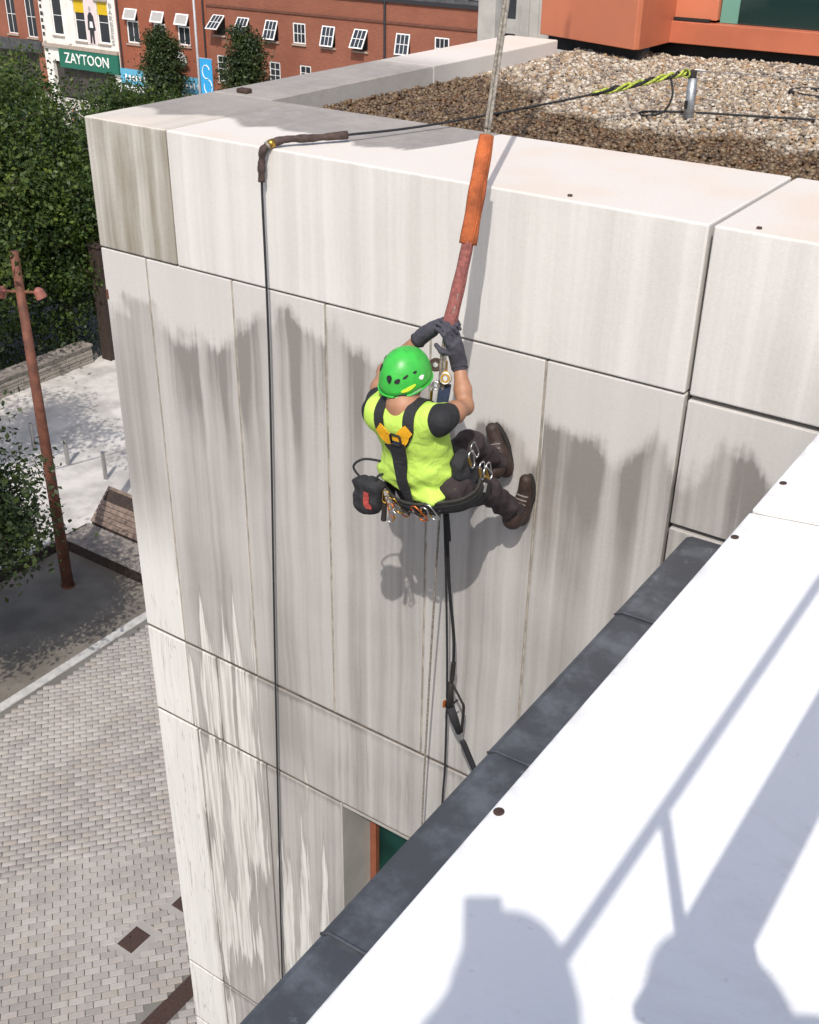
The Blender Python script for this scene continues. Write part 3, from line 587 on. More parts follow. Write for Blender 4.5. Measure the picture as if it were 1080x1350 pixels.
# --- long brick building with casements
t = thing('long_brick_building', (-44, YB, 0.1), 'long red brick building with white casement windows and a slate mansard roof', 'building', 'row of buildings across the street')
ux_ = [-54.65, -52.55, -50.2, -48.0, -45.7, -43.25, -40.2, -37.5]; tl = [0.85, 0.6, 0.42, 0.0, 0.30, 0.55, 0.22, 0.0]
h4 = [(x-0.5, x+0.5, 5.62, 6.82) for x in ux_]+[(x-0.45, x+0.45, 2.75, 4.4) for x in (-54.6, -50.1, -47.6, -44.9)]
wall_holes(-55.68, -30.0, 0.1, 8.6, YB, 0.3, h4, M['brick2'], 'wall', t)
MB().box((-55.68, YB+0.32, 0.1), (-30.0, YB+8, 8.5)).build('interior', M['shop'], t)
for x, a in zip(ux_, tl): sash(t, x-0.49, x+0.49, 5.63, 6.81, YB+0.03, 3, 2, tilt=a, glass=M['glass_far'])
for x in (-54.6, -50.1, -47.6, -44.9): sash(t, x-0.44, x+0.44, 2.76, 4.39, YB+0.05, 2, 4)
MB().box((-55.68, YB-0.07, 7.28), (-30, YB-0.003, 7.42)).build('string_course', M['brick_dk'], t)
MB().box((-55.68, YB-0.12, 8.42), (-30, YB-0.003, 8.62)).build('eaves_gutter', M['paint_black'], t)
rf = MB().prism([(0, 8.62), (1.2, 11.2), (8, 11.2), (8, 8.62)], (-55.68, YB+0.05, 0), (0, 1, 0), (0, 0, 1), (25.7, 0, 0)).build('roof', M['slate'], t)
for x in (-47.2, -42.2, -37.4, -35.2):
    MB().box((x-0.75, YB+0.12, 8.75), (x+0.75, YB+1.4, 10.6)).build('dormer', M['slate'], t); sash(t, x-0.65, x+0.65, 8.9, 10.4, YB+0.08, 2, 2, sill=False)
MB().cyl((-41.45, YB-0.1, 0.1), (-41.45, YB-0.1, 8.5), 0.075, n=8).build('downpipe', M['paint_black'], t)
# --- lamp column with a blue banner
t = thing('street_lamp', (-52.1, 53.2, 0.1), 'pale grey street lamp column carrying a blue banner', 'street lamp')
MB().tube([(-52.1, 53.2, 0.1), (-52.1, 53.2, 10.5)], [0.10, 0.06], 12).build('column', M['pole_grey'], t, smooth=True)
MB().box((-51.95, 53.17, 2.55), (-50.95, 53.19, 4.95)).build('banner', M['banner'], t)
for zz in (2.5, 4.97): MB().cyl((-52.1, 53.18, zz), (-50.9, 53.18, zz), 0.02, n=6).build('banner_arm', M['pole_grey'], t)
for k, (cx, cz, r_) in enumerate(((-51.45, 4.2, 0.30), (-51.35, 3.35, 0.33))):
    MB().tube([(cx+r_*math.cos(a), 53.16, cz+r_*1.3*math.sin(a)) for a in np.linspace(0.4+k*2.4, 5.2+k*2.4, 16)], 0.028, 5).build('printed_ring', M['paint_white'], t)
MB().tube([(-52.1, 53.2, 10.3), (-52.1, 52.2, 10.7), (-52.1, 51.4, 10.6)], 0.05, 8).build('arm', M['pole_grey'], t); MB().box((-52.25, 50.7, 10.5), (-51.95, 51.5, 10.66)).build('lantern', M['pole_grey'], t, bevel=0.04)
# --- grey building glimpsed past the end of the coping
t = thing('grey_building', (-14, 30, 0), 'pale grey board marked concrete building glimpsed beyond the coping end', 'building')
wall_holes(-17.95, -9.0, 0.0, 13.5, 30.0, 0.4, [(-17.45, -16.95, 8.5, 11.05), (-17.45, -16.95, 11.42, 13.2)], M['grey_wall'], 'wall', t)
MB().box((-17.9, 30.42, 0), (-9, 38, 13.4)).build('interior', M['shop'], t)
for i in range(14): MB().box((-16.80+i*0.3, 29.97, 0), (-16.52+i*0.3, 29.998, 13.4)).build('board_panel', M['grey_wall'], t, bevel=0.01, seg=1)
for z0, z1 in ((8.5, 11.05), (11.42, 13.2)): MB().box((-17.42, 30.12, z0), (-16.98, 30.14, z1)).build('pane', M['glass_far'], t); MB().box((-17.45, 30.06, z0), (-17.38, 30.16, z1)).build('window_frame', M['pvc'], t)
t = thing('corner_pillar', (-16.3, 27.6, 0), 'pale grey rendered pillar beside the brick building end', 'pillar')
MB().box((-16.62, 27.4, 0), (-16.1, 27.95, 13.0)).build('shaft', M['grey_wall'], t, bevel=0.02); MB().box((-16.7, 27.3, 13.0), (-16.0, 28.05, 13.25)).build('cap', M['grey_wall'], t, bevel=0.02)

# ================================================================== THE CONCRETE BUILDING
WY = 4.6; z_ = lambda v_: H+v_
B = thing('concrete_building', (-3.5, 7.0, 0), 'streaked pale concrete panel building with a deep parapet', 'building')
MB().box((-5.40, 5.06, 0), (-0.9, 10.6, z_(-1.60))).build('core_wall', M['core'], B)
wall_holes(-5.40, -0.25, 0.0, z_(-2.05), WY+0.085, 0.44, [(-3.663, -2.0, z_(-8.63), z_(-5.695))], M['core'], 'backing_wall', B)
GAP = 0.007
def panel(x0, x1, z0, z1, m='panel', name='wall_panel', y=WY, th=0.08, bev=0.005, gap=GAP):
    return MB().box((x0+gap, y, z_(z0)+gap), (x1-gap, y+th, z_(z1)-gap)).build(name, M[m], B, bevel=bev)
# parapet units
for x0, x1, m in ((-5.462, -4.795, 'corner'), (-4.795, -1.602, 'parapet'), (-1.602, 1.6, 'parapet')):
    g_ = 0.004 if x0 < -2 else 0.011; g1 = 0.004 if x1 < -2 else 0.011
    MB().box((x0+g_, WY-0.004, z_(-2.043)), (x1-g1, 5.68, z_(-1.27))).build('parapet_panel', M[m], B, bevel=0.010, seg=3)
for y0, y1 in ((5.69, 7.55), (7.56, 9.55)):
    MB().box((-5.462, y0, z_(-2.0)), (-4.955, y1, z_(-1.27))).build('coping', M['parapet'], B, bevel=0.012, seg=3)
MB().box((-5.45, 5.69, z_(-1.98)), (-5.41, 10.6, z_(-2.0)+0.01)).build('side_wall', M['panel'], B)
# storey-high panels
cols = [-5.462, -5.066, -4.372, -3.691, -2.997, -2.323, -1.605]
for a, b_ in zip(cols[:-1], cols[1:]): panel(a, b_, -4.900, -2.047)
panel(-1.60, -0.2, -2.72, -2.062); panel(-1.60, -0.2, -4.9, -2.735)
for a, b_ in ((-5.462, -5.066), (-5.066, -4.765), (-4.765, -2.55), (-2.55, -0.2)): panel(a, b_, -5.690, -4.915)
for a, b_ in ((-5.462, -5.03), (-5.03, -4.345), (-4.345, -3.655)): panel(a, b_, -8.62, -5.705)
panel(-2.0, -0.2, -8.62, -5.705)
for a, b_ in ((-5.462, -5.03), (-5.03, -3.66), (-3.66, -0.2)): panel(a, b_, -9.41, -8.635)
for a, b_ in ((-5.462, -5.03), (-5.03, -4.345), (-4.345, -3.655), (-3.655, -2.0), (-2.0, -0.2)): panel(a, b_, -12.35, -9.425); panel(a, b_, -15.0, -12.365)
for zj in (-4.9075, -5.6975, -8.6275, -9.4175): MB().box((-5.45, WY+0.010, z_(zj)-0.0095), (-0.3, WY+0.084, z_(zj)+0.0095)).build('joint_seal', M['grime'], B)
# thin light sealant beads standing in the vertical joints
for x in cols[1:-1]: MB().box((x-0.0055, WY+0.006, z_(-4.9)), (x+0.0055, WY+0.08, z_(-2.06))).build('sealant_bead', M['mastic'], B)
for x in (-5.462,): 
    for z0, z1 in ((-4.9, -2.062), (-5.69, -4.915), (-8.62, -5.705), (-9.41, -8.635), (-12.35, -9.425), (-15, -12.365)):
        MB().box((x+0.003, WY+0.086, z_(z0)+0.007), (x+0.06, 10.55, z_(z1)-0.007)).build('side_panel', M['panel'], B, bevel=0.007)
# window set back in its reveal
MB().box((-3.662, WY+0.004, z_(-8.62)), (-3.645, WY+0.40, z_(-5.70))).build('reveal', M['grey_wall'], B)
MB().box((-3.64, WY+0.004, z_(-5.72)), (-2.02, WY+0.40, z_(-5.70))).build('lintel_soffit', M['grey_wall'], B)
wn = MB().box((-3.643, WY+0.33, z_(-8.6)), (-3.590, WY+0.40, z_(-5.72))).build('window', M['rust_frame'], B)
MB().box((-3.588, WY+0.37, z_(-8.6)), (-2.02, WY+0.385, z_(-5.722))).build('pane', mat('green_tinted_glass', (0.008, 0.045, 0.036), 0.25, 0.6, 1.2, spec=0.15), wn)
MB().box((-3.13, WY+0.35, z_(-8.6)), (-3.09, WY+0.40, z_(-5.722))).build('mullion', M['black'], wn)
for x, y in ((-3.52, 5.16),): pass
MB().box((-5.30, 5.74, z_(-1.268)), (-5.21, 5.80, z_(-1.24))).build('fixing_clip', M['iron'], B, bevel=0.008)
for x in (-2.30, -1.42): MB().cyl((x, 4.66, z_(-1.268)), (x, 4.66, z_(-1.262)), 0.012, n=10).build('fixing_plug', M['iron'], B)
MB().box((-5.452, WY-0.0055, z_(-2.38)), (-5.435, WY-0.001, z_(-2.32))).build('repair_patch', M['rust'], B)
# gravel roof
struct(MB().box((-4.96, 5.66, z_(-1.60)), (1.6, 10.9, z_(-1.425))).build('roof_deck', M['roof']))
def gravel():
    r = np.random.default_rng(5); phi = (1+5**0.5)/2
    I = np.array([(-1,phi,0),(1,phi,0),(-1,-phi,0),(1,-phi,0),(0,-1,phi),(0,1,phi),(0,-1,-phi),(0,1,-phi),(phi,0,-1),(phi,0,1),(-phi,0,-1),(-phi,0,1)])/1.902
    T = np.array([(0,11,5),(0,5,1),(0,1,7),(0,7,10),(0,10,11),(1,5,9),(5,11,4),(11,10,2),(10,7,6),(7,1,8),(3,9,4),(3,4,2),(3,2,6),(3,6,8),(3,8,9),(4,9,5),(2,4,11),(6,2,10),(8,6,7),(9,8,1)])
    sp = 0.0265; xs = np.arange(-4.94, -0.5, sp); ys = np.arange(5.70, 10.5, sp); X, Y = np.meshgrid(xs, ys); n = X.size
    P = np.c_[X.ravel(), Y.ravel(), np.zeros(n)]+np.c_[r.uniform(-.014, .014, (n, 2)), r.uniform(-.012, .012, n)]
    P[:,2] += z_(-1.402)+0.012*np.sin(P[:,0]*3.1+P[:,1]*1.7)
    keep = ~((P[:,1] > 10.3+0.0*P[:,0])); P = P[keep]; n = len(P)
    sc = (0.0140+0.0120*r.random(n)**2)[:,None]*r.uniform(0.65, 1.3, (n, 3)); sc[:,2] *= 0.72
    jit = 1+r.normal(0, 0.10, (n, 12, 1)); a = r.random(n)*6.283; ca, sa = np.cos(a), np.sin(a)
    V = I[None]*jit*sc[:,None]; tl = np.clip(r.normal(0, 0.35, n), -0.7, 0.7)
    Vx = V[...,0]*ca[:,None]-V[...,1]*sa[:,None]; Vy = V[...,0]*sa[:,None]+V[...,1]*ca[:,None]; Vz = V[...,2]+Vx*np.tan(tl)[:,None]*0.6
    W = np.stack([Vx, Vy, Vz], -1)+P[:,None]
    return W.reshape(-1, 3), (T[None]+np.arange(n)[:,None,None]*12).reshape(-1, 3)
gv, gf = gravel(); o = np_mesh('gravel', gv, gf, M['gravel'], None, (-3, 8, z_(-1.42)), smooth=True)
tag(o, 'brown and buff river gravel ballast on the flat roof, wet towards the parapet', 'gravel', kind='stuff')
# ---- orange clad upper storey
t = thing('orange_upper_storey', (-3.2, 10.5, z_(-1.42)), 'orange metal clad upper storey with a dark window standing on the gravel roof', 'building')
MB().box((-4.5, 10.75, z_(-1.42)), (1.6, 16, z_(3))).build('plinth_wall', M['black'], t)
MB().box((-4.46, 10.42, z_(-1.42)), (1.6, 10.74, z_(-1.24))).build('plinth', M['black'], t)
pd = np.array([-5.37+4.22, 10.02-9.58, 0]); pa = np.array([-4.22, 9.58, 0]); nn = N3(np.cross(pd, [0, 0, 1])); 
c0 = pa+pd/2; 
MB().obox(c0+nn*0.0+np.array([0, 0, z_(0.35)]), pd/2, -nn*0.03, (0, 0, 1.645)).build('cladding_panel', M['orange'], t, bevel=0.006)
MB().obox(c0+np.array([0.0, 0.14, z_(-1.36)]), pd/2*0.96, nn*0.03, (0, 0, 0.06)).build('plinth', M['black'], t)
MB().box((-4.30, 9.62, z_(-1.30)), (-4.215, 10.72, z_(2))).build('return_panel', M['orange_dk'], t, bevel=0.004)
fm = MB().box((-4.45, 10.27, z_(-1.30)), (1.6, 10.45, z_(-1.12))).build('window_frame', M['orange_dk'], t, bevel=0.006)
MB().box((-4.45, 10.27, z_(-1.118)), (-4.27, 10.45, z_(2))).build('window_jamb', M['orange_dk'], t, bevel=0.006)
MB().box((-4.265, 10.34, z_(-1.10)), (-3.83, 10.44, z_(2))).build('cladding_panel', M['orange'], t, bevel=0.006)
MB().box((-4.21, 10.30, z_(-1.116)), (-3.88, 10.335, z_(-1.09))).build('vent_slot', M['black'], t)
MB().box((-3.82, 10.40, z_(-1.116)), (-3.66, 10.43, z_(2))).build('pane', M['glass_pale'], t)
MB().box((-3.655, 10.40, z_(-1.116)), (-2.9, 10.43, z_(2))).build('pane', M['glass'], t)
MB().box((-2.895, 10.41, z_(-1.116)), (1.5, 10.44, z_(2))).build('pane', M['glass'], t)

# ================================================================== THE NEAR ROOF (where the viewer stands)
ZW, XW = z_(-1.70), -0.8245; TN = math.tan(math.radians(6.5)); ct, st = math.cos(math.radians(6.5)), math.sin(math.radians(6.5))
NB = thing('white_roof_building', (0.6, 1.0, 0), 'near building with white membrane roof edge and dark lead gutter', 'building')
def wz(x): return ZW+TN*(x-XW)
def roof_sheet(y0, y1):
    return MB().prism([(0, 0), (3.2, 0), (3.2, -0.06), (0.0, -0.06)], (XW, y0, ZW), (ct, 0, st), (-st, 0, ct), (0, y1-y0, 0)).build('roof_sheet', M['white'], NB, bevel=0.006)
roof_sheet(-4.0, 3.088); roof_sheet(3.112, 4.59); MB().prism([(0.012, -0.012), (3.2, -0.012), (3.2, -0.05), (0.012, -0.05)], (XW, 3.0885, ZW), (ct, 0, st), (-st, 0, ct), (0, 0.023, 0)).build('roof_joint', M['mastic'], NB)
MB().prism([(0.01, -0.062), (3.2, -0.062), (3.2, -0.30), (0.01, -0.30)], (XW, -4.0, ZW), (ct, 0, st), (-st, 0, ct), (0, 8.59, 0)).build('roof_deck_edge', M['mastic'], NB)
MB().box((XW+0.03, -4.0, 0), (2.3, 4.58, ZW-0.28)).build('wall', M['parapet'], NB)
for x, y in ((-0.817+0.012, 1.54), (-0.817+0.012, 2.91), (-0.80, 3.33), (-0.79, 0.2)):
    n_ = np.array([-st, 0, ct]); c = np.array([x, y, wz(x)])
    MB().tube([c-n_*0.004, c+n_*0.003, c+n_*0.0045], [0.012, 0.012, 0.007], 12).build('fixing_screw', M['iron'], NB)
zl = z_(-2.77)
LAPS = [-4.0, 0.2, 1.83, 2.80, 3.86, 4.59]
for i in range(len(LAPS)-1):
    y0, y1 = LAPS[i], LAPS[i+1]; dz = 0.008 if i % 2 else 0.0
    dz = 0.007*i
    MB().prism([(-1.498-0.002*i, -0.09), (-1.490-0.002*i, -0.012), (-1.470, 0.0), (-0.80, 0.02), (-0.80, -0.09)], (0, y0-(0.055 if i else 0), zl+dz), (1, 0, 0), (0, 0, 1), (0, y1-y0+(0.055 if i else 0), 0)).build('lead_sheet', M['lead'], NB, bevel=0.004)
    if i:
        MB().tube([(-1.492-0.002*i, y0-0.055, zl+dz-0.02), (-1.465, y0-0.055, zl+dz+0.004), (-0.85, y0-0.055, zl+dz+0.022)], 0.006, 6).build('lead_welt', M['lead'], NB, smooth=True)
MB().box((-1.46, -4.0, 0), (-0.80, 4.585, zl-0.092)).build('gutter_wall', M['parapet'], NB)

# ================================================================== FIGURES: implicit surfaces, one continuous skin
def smin(a, b, k):
    h = np.clip(0.5+0.5*(b-a)/k, 0, 1); return b*(1-h)+a*h-k*h*(1-h)
class Field:
    def __init__(s, k=0.03): s.p = []; s.k = k; s.fold = None
    def cap(s, a, b, ra, rb=None, k=None):
        s.p.append(('c', np.asarray(a, float), np.asarray(b, float), ra, ra if rb is None else rb, k or s.k)); return s
    def ell(s, c, r, R=None, k=None):
        s.p.append(('e', np.asarray(c, float), np.asarray(r, float), np.eye(3) if R is None else np.asarray(R, float), None, k or s.k)); return s
    def __call__(s, P):
        d = None
        for t, a, b, c, e, k in s.p:
            if t == 'c':
                ab = b-a; h = np.clip(((P-a)@ab)/max(ab@ab, 1e-9), 0, 1); q = np.linalg.norm(P-a-h[:,None]*ab, axis=1)-(c+(e-c)*h)
            else:
                l = (P-a)@c.T; k0 = np.linalg.norm(l/b, axis=1); k1 = np.linalg.norm(l/(b*b), axis=1)+1e-9; q = k0*(k0-1.0)/k1
            d = q if d is None else smin(d, q, k)
        if s.fold is not None: d = d+s.fold(P)
        return d
    def bounds(s, pad):
        lo, hi = [], []
        for t, a, b, c, e, k in s.p:
            if t == 'c': m_ = max(c, e); lo.append(np.minimum(a, b)-m_); hi.append(np.maximum(a, b)+m_)
            else: m_ = b.max(); lo.append(a-m_); hi.append(a+m_)
        return np.min(lo, 0)-pad, np.max(hi, 0)+pad
    def grad(s, P, e=1e-3):
        g = np.stack([s(P+np.eye(3)[i]*e)-s(P-np.eye(3)[i]*e) for i in range(3)], 1); return g/(np.linalg.norm(g, axis=1)[:,None]+1e-9)
    def snap(s, P, off=0.0, it=6):
        P = np.array(P, float)
        for _ in range(it): P = P-s.grad(P)*(s(P)-off)[:,None]
        return P
def polygonize(f, h, lo=None, hi=None, clip=None):
    a, b = f.bounds(0.02); lo = a if lo is None else np.asarray(lo); hi = b if hi is None else np.asarray(hi)
    n = np.ceil((hi-lo)/h).astype(int)+2
    ax = [lo[i]+h*np.arange(n[i]) for i in range(3)]; X = np.stack(np.meshgrid(*ax, indexing='ij'), -1).reshape(-1, 3)
    D = np.concatenate([(lambda Q: np.maximum(f(Q), clip(Q)) if clip else f(Q))(X[i:i+400000]) for i in range(0, len(X), 400000)]).reshape(n)
    Sg = D < 0; nc = n-1
    acc = np.zeros((*nc, 3)); cnt = np.zeros(nc)
    offs = [(i, j, k) for i in (0, 1) for j in (0, 1) for k in (0, 1)]
    sl_ = lambda o: tuple(slice(o[i], o[i]+nc[i]) for i in range(3))
    for o in offs:
        for axis in range(3):
            if o[axis]: continue
            p = list(o); p[axis] = 1
            d0, d1 = D[sl_(o)], D[sl_(p)]; m_ = (d0 < 0) != (d1 < 0)
            t_ = np.where(m_, d0/(d0-d1+1e-12), 0)
            for c in range(3): acc[..., c] += np.where(m_, o[c]+(t_ if c == axis else 0), 0)
            cnt += m_
    act = cnt > 0; idx = -np.ones(nc, int); idx[act] = np.arange(act.sum())
    base = np.stack(np.meshgrid(*[np.arange(c) for c in nc], indexing='ij'), -1)[act]
    V = lo+h*(base+acc[act]/cnt[act][:,None]); Q = []
    for axis in range(3):
        e0 = [slice(1, -1)]*3; e0[axis] = slice(0, -1); e1 = list(e0); e1[axis] = slice(1, None)
        s0, s1 = Sg[tuple(e0)], Sg[tuple(e1)]; ii = np.argwhere(s0 != s1)
        if not len(ii): continue
        pos = ii+1; pos[:, axis] -= 1; inside = s0[tuple(ii.T)]
        u_, v_ = [(1, 2), (2, 0), (0, 1)][axis]; qs = []
        for du, dv in ((-1, -1), (0, -1), (0, 0), (-1, 0)):
            c = pos.copy(); c[:, u_] += du; c[:, v_] += dv; qs.append(idx[tuple(c.T)])
        q = np.stack(qs, 1); q[~inside] = q[~inside][:, ::-1]; Q.append(q)
    return V, np.concatenate(Q)
def skin(name, f, h, m, parent, clip=None, attr=None):
    V, Q = polygonize(f, h, clip=clip); ok = (Q >= 0).all(1); o = np_mesh(name, V, Q[ok], m, parent, smooth=True)
    if attr is not None:
        me = o.data; co = np.empty(len(me.vertices)*3, np.float32); me.vertices.foreach_get('co', co); co = co.reshape(-1, 3)+np.array(root_loc(parent), np.float32)
        at = me.attributes.new('panel', 'FLOAT', 'POINT'); at.data.foreach_set('value', attr(co).astype(np.float32))
    return o
def spline(pts, n):
    pts = np.asarray(pts, float); P = np.vstack([2*pts[0]-pts[1], pts, 2*pts[-1]-pts[-2]]); out = []
    m_ = len(pts)-1
    for t_ in np.linspace(0, m_-1e-6, n):
        i = int(t_); u_ = t_-i; a, b, c, d = P[i:i+4]
        out.append(0.5*((2*b)+(-a+c)*u_+(2*a-5*b+4*c-d)*u_**2+(-a+3*b-3*c+d)*u_**3))
    return np.array(out)
def strap(name, pts, width, f, m, parent, off=0.004, th=0.004, n=20, smooth_it=2):
    P = f.snap(spline(pts, n), off)
    for _ in range(smooth_it): P[1:-1] = (P[:-2]+2*P[1:-1]+P[2:])/4
    nn = f.grad(P); T = np.gradient(P, axis=0); T /= np.linalg.norm(T, axis=1)[:,None]; Sd = np.cross(nn, T); Sd /= np.linalg.norm(Sd, axis=1)[:,None]
    wd = width if hasattr(width, '__len__') else [width]*n; wd = np.interp(np.linspace(0, 1, n), np.linspace(0, 1, len(wd)), wd)[:,None]/2
    ring = [P-Sd*wd, P+Sd*wd, P+Sd*wd+nn*th, P-Sd*wd+nn*th]; V = np.stack(ring, 1).reshape(-1, 3)
    Fs = [(i*4+k, i*4+(k+1) % 4, (i+1)*4+(k+1) % 4, (i+1)*4+k) for i in range(n-1) for k in range(4)]+[(3, 2, 1, 0), tuple((n-1)*4+k for k in range(4))]
    return MB().add(V, Fs).build(name, m, parent)
def fabric_folds(amp, fr, seed=0, dirs=None):
    r = np.random.default_rng(seed); K = r.normal(size=(7, 3)); K /= np.linalg.norm(K, axis=1)[:,None]; K *= (fr*r.uniform(0.6, 1.6, 7))[:,None]; ph = r.random(7)*6.28
    if dirs is not None: K = K*np.asarray(dirs)
    def g_(P):
        q = P+0.02*np.sin(P[:, [1, 2, 0]]*17.0+ph[0]); v_ = 0
        for k_, p_ in zip(K, ph): v_ = v_+np.abs(np.sin(q@k_+p_))-0.6
        return amp*v_/2.2
    return g_
def hand(f, wrist, palm, nrm, curl, side=1, sc=1.0, thumb=(0.6, 0.5)):
    """palm plus four curled fingers and a thumb; nrm is the way the palm faces"""
    wrist, palm = np.asarray(wrist, float), np.asarray(palm, float); d_ = N3(palm-wrist); n_ = N3(np.asarray(nrm, float)-d_*np.dot(nrm, d_)); s_ = np.cross(d_, n_)*side
    for i in (-1, 0, 1): f.cap(wrist+s_*i*0.010*sc, palm+d_*0.02*sc+s_*i*0.022*sc, 0.022*sc, 0.017*sc, 0.02)
    for i in range(4):
        L = (0.040, 0.046, 0.043, 0.034)[i]*sc; p = palm+d_*0.038*sc+s_*(1.5-i)*0.0205*sc; a = curl*0.35
        for j, kk in enumerate((1.0, 0.68, 0.52)):
            e = p+(d_*math.cos(a)+n_*math.sin(a))*L*kk; f.cap(p, e, (0.0100-0.001*j)*sc, (0.0092-0.001*j)*sc, 0.006); p = e; a += curl*0.75
    p = palm-d_*0.012*sc+s_*0.028*sc; e = p+(s_*thumb[0]+n_*thumb[1]+d_*0.45)*0.044*sc; f.cap(p, e, 0.0135*sc, 0.0115*sc, 0.012)
    f.cap(e, e+N3(n_*0.9+d_*0.55-s_*0.15)*0.034*sc, 0.0112*sc, 0.0095*sc, 0.006)
def frame_of(a, b, right):
    u_ = N3(np.asarray(b, float)-a); r_ = np.asarray(right, float); r_ = N3(r_-u_*np.dot(u_, r_)); return r_, u_, np.cross(u_, r_)

M['skin'] = mat('skin', (0.37, 0.185, 0.108), 0.55, 0.10, 18.0)
def shirt_mat():
    m, t_, b = new_mat('hi_vis_shirt'); g = G(t_); at = g.n('Attribute', attribute_name='panel').outputs['Fac']
    nz = g.noise(g.pos(), 26.0, 4.0); col = g.mix(nz, (0.44, 0.66, 0.075), (0.52, 0.75, 0.14))
    g.inp(b.inputs['Base Color'], g.mix(g.ramp(at, 0.45, 0.55), col, (0.014, 0.014, 0.017))); b.inputs['Roughness'].default_value = 0.8
    g.bump(g.math('ADD', g.math('MULTIPLY', g.noise(g.pos(), 420.0, 2.0), 0.06), g.noise(g.pos(), 14.0, 2.0, 0.45, 1.5)), 0.40, 0.02, b); return m
M['shirt'] = shirt_mat()
M['trouser'] = mat('dark_plum_trousers', (0.030, 0.020, 0.023), 0.85, 0.35, 25.0, bump=0.4, bscale=250)
M['boot'] = mat('brown_boot', (0.034, 0.019, 0.015), 0.6, 0.3, 30.0, bump=0.3, bscale=120)
M['sole'] = mat('rubber_sole', (0.020, 0.017, 0.016), 0.8, 0.2)
M['lace'] = mat('boot_lace', (0.24, 0.21, 0.19), 0.8, 0.1)
M['glove'] = mat('grey_knit_glove', (0.060, 0.058, 0.075), 0.85, 0.25, 60.0, bump=0.5, bscale=400)
M['helmet'] = mat('green_helmet_shell', (0.045, 0.43, 0.055), 0.38, 0.14, 16.0, bump=0.04, bscale=120)
M['webbing'] = mat('black_webbing', (0.017, 0.017, 0.020), 0.75, 0.3, 80.0, bump=0.4, bscale=300)
M['web_olive'] = mat('dark_padded_belt', (0.030, 0.028, 0.024), 0.8, 0.3, 60.0, bump=0.4, bscale=260)
M['web_yellow'] = mat('yellow_back_panel', (0.72, 0.36, 0.008), 0.7, 0.12, 30.0)
M['alu'] = mat('bare_aluminium', (0.66, 0.66, 0.66), 0.3, 0.08, metal=0.95)
M['gold'] = mat('gold_anodised', (0.50, 0.30, 0.06), 0.32, 0.1, metal=0.85)
M['orange_al'] = mat('orange_anodised', (0.55, 0.14, 0.03), 0.35, 0.1, metal=0.7)
M['hair'] = mat('dark_hair', (0.014, 0.011, 0.010), 0.6, 0.4, 60.0)
M['blue'] = mat('dark_blue_webbing', (0.012, 0.025, 0.060), 0.7, 0.3, 60.0)
M['red'] = mat('red_fabric', (0.34, 0.05, 0.04), 0.7, 0.2, 40.0)
M['hivis_dec'] = mat('yellow_decal', (0.62, 0.72, 0.05), 0.4, 0.05)

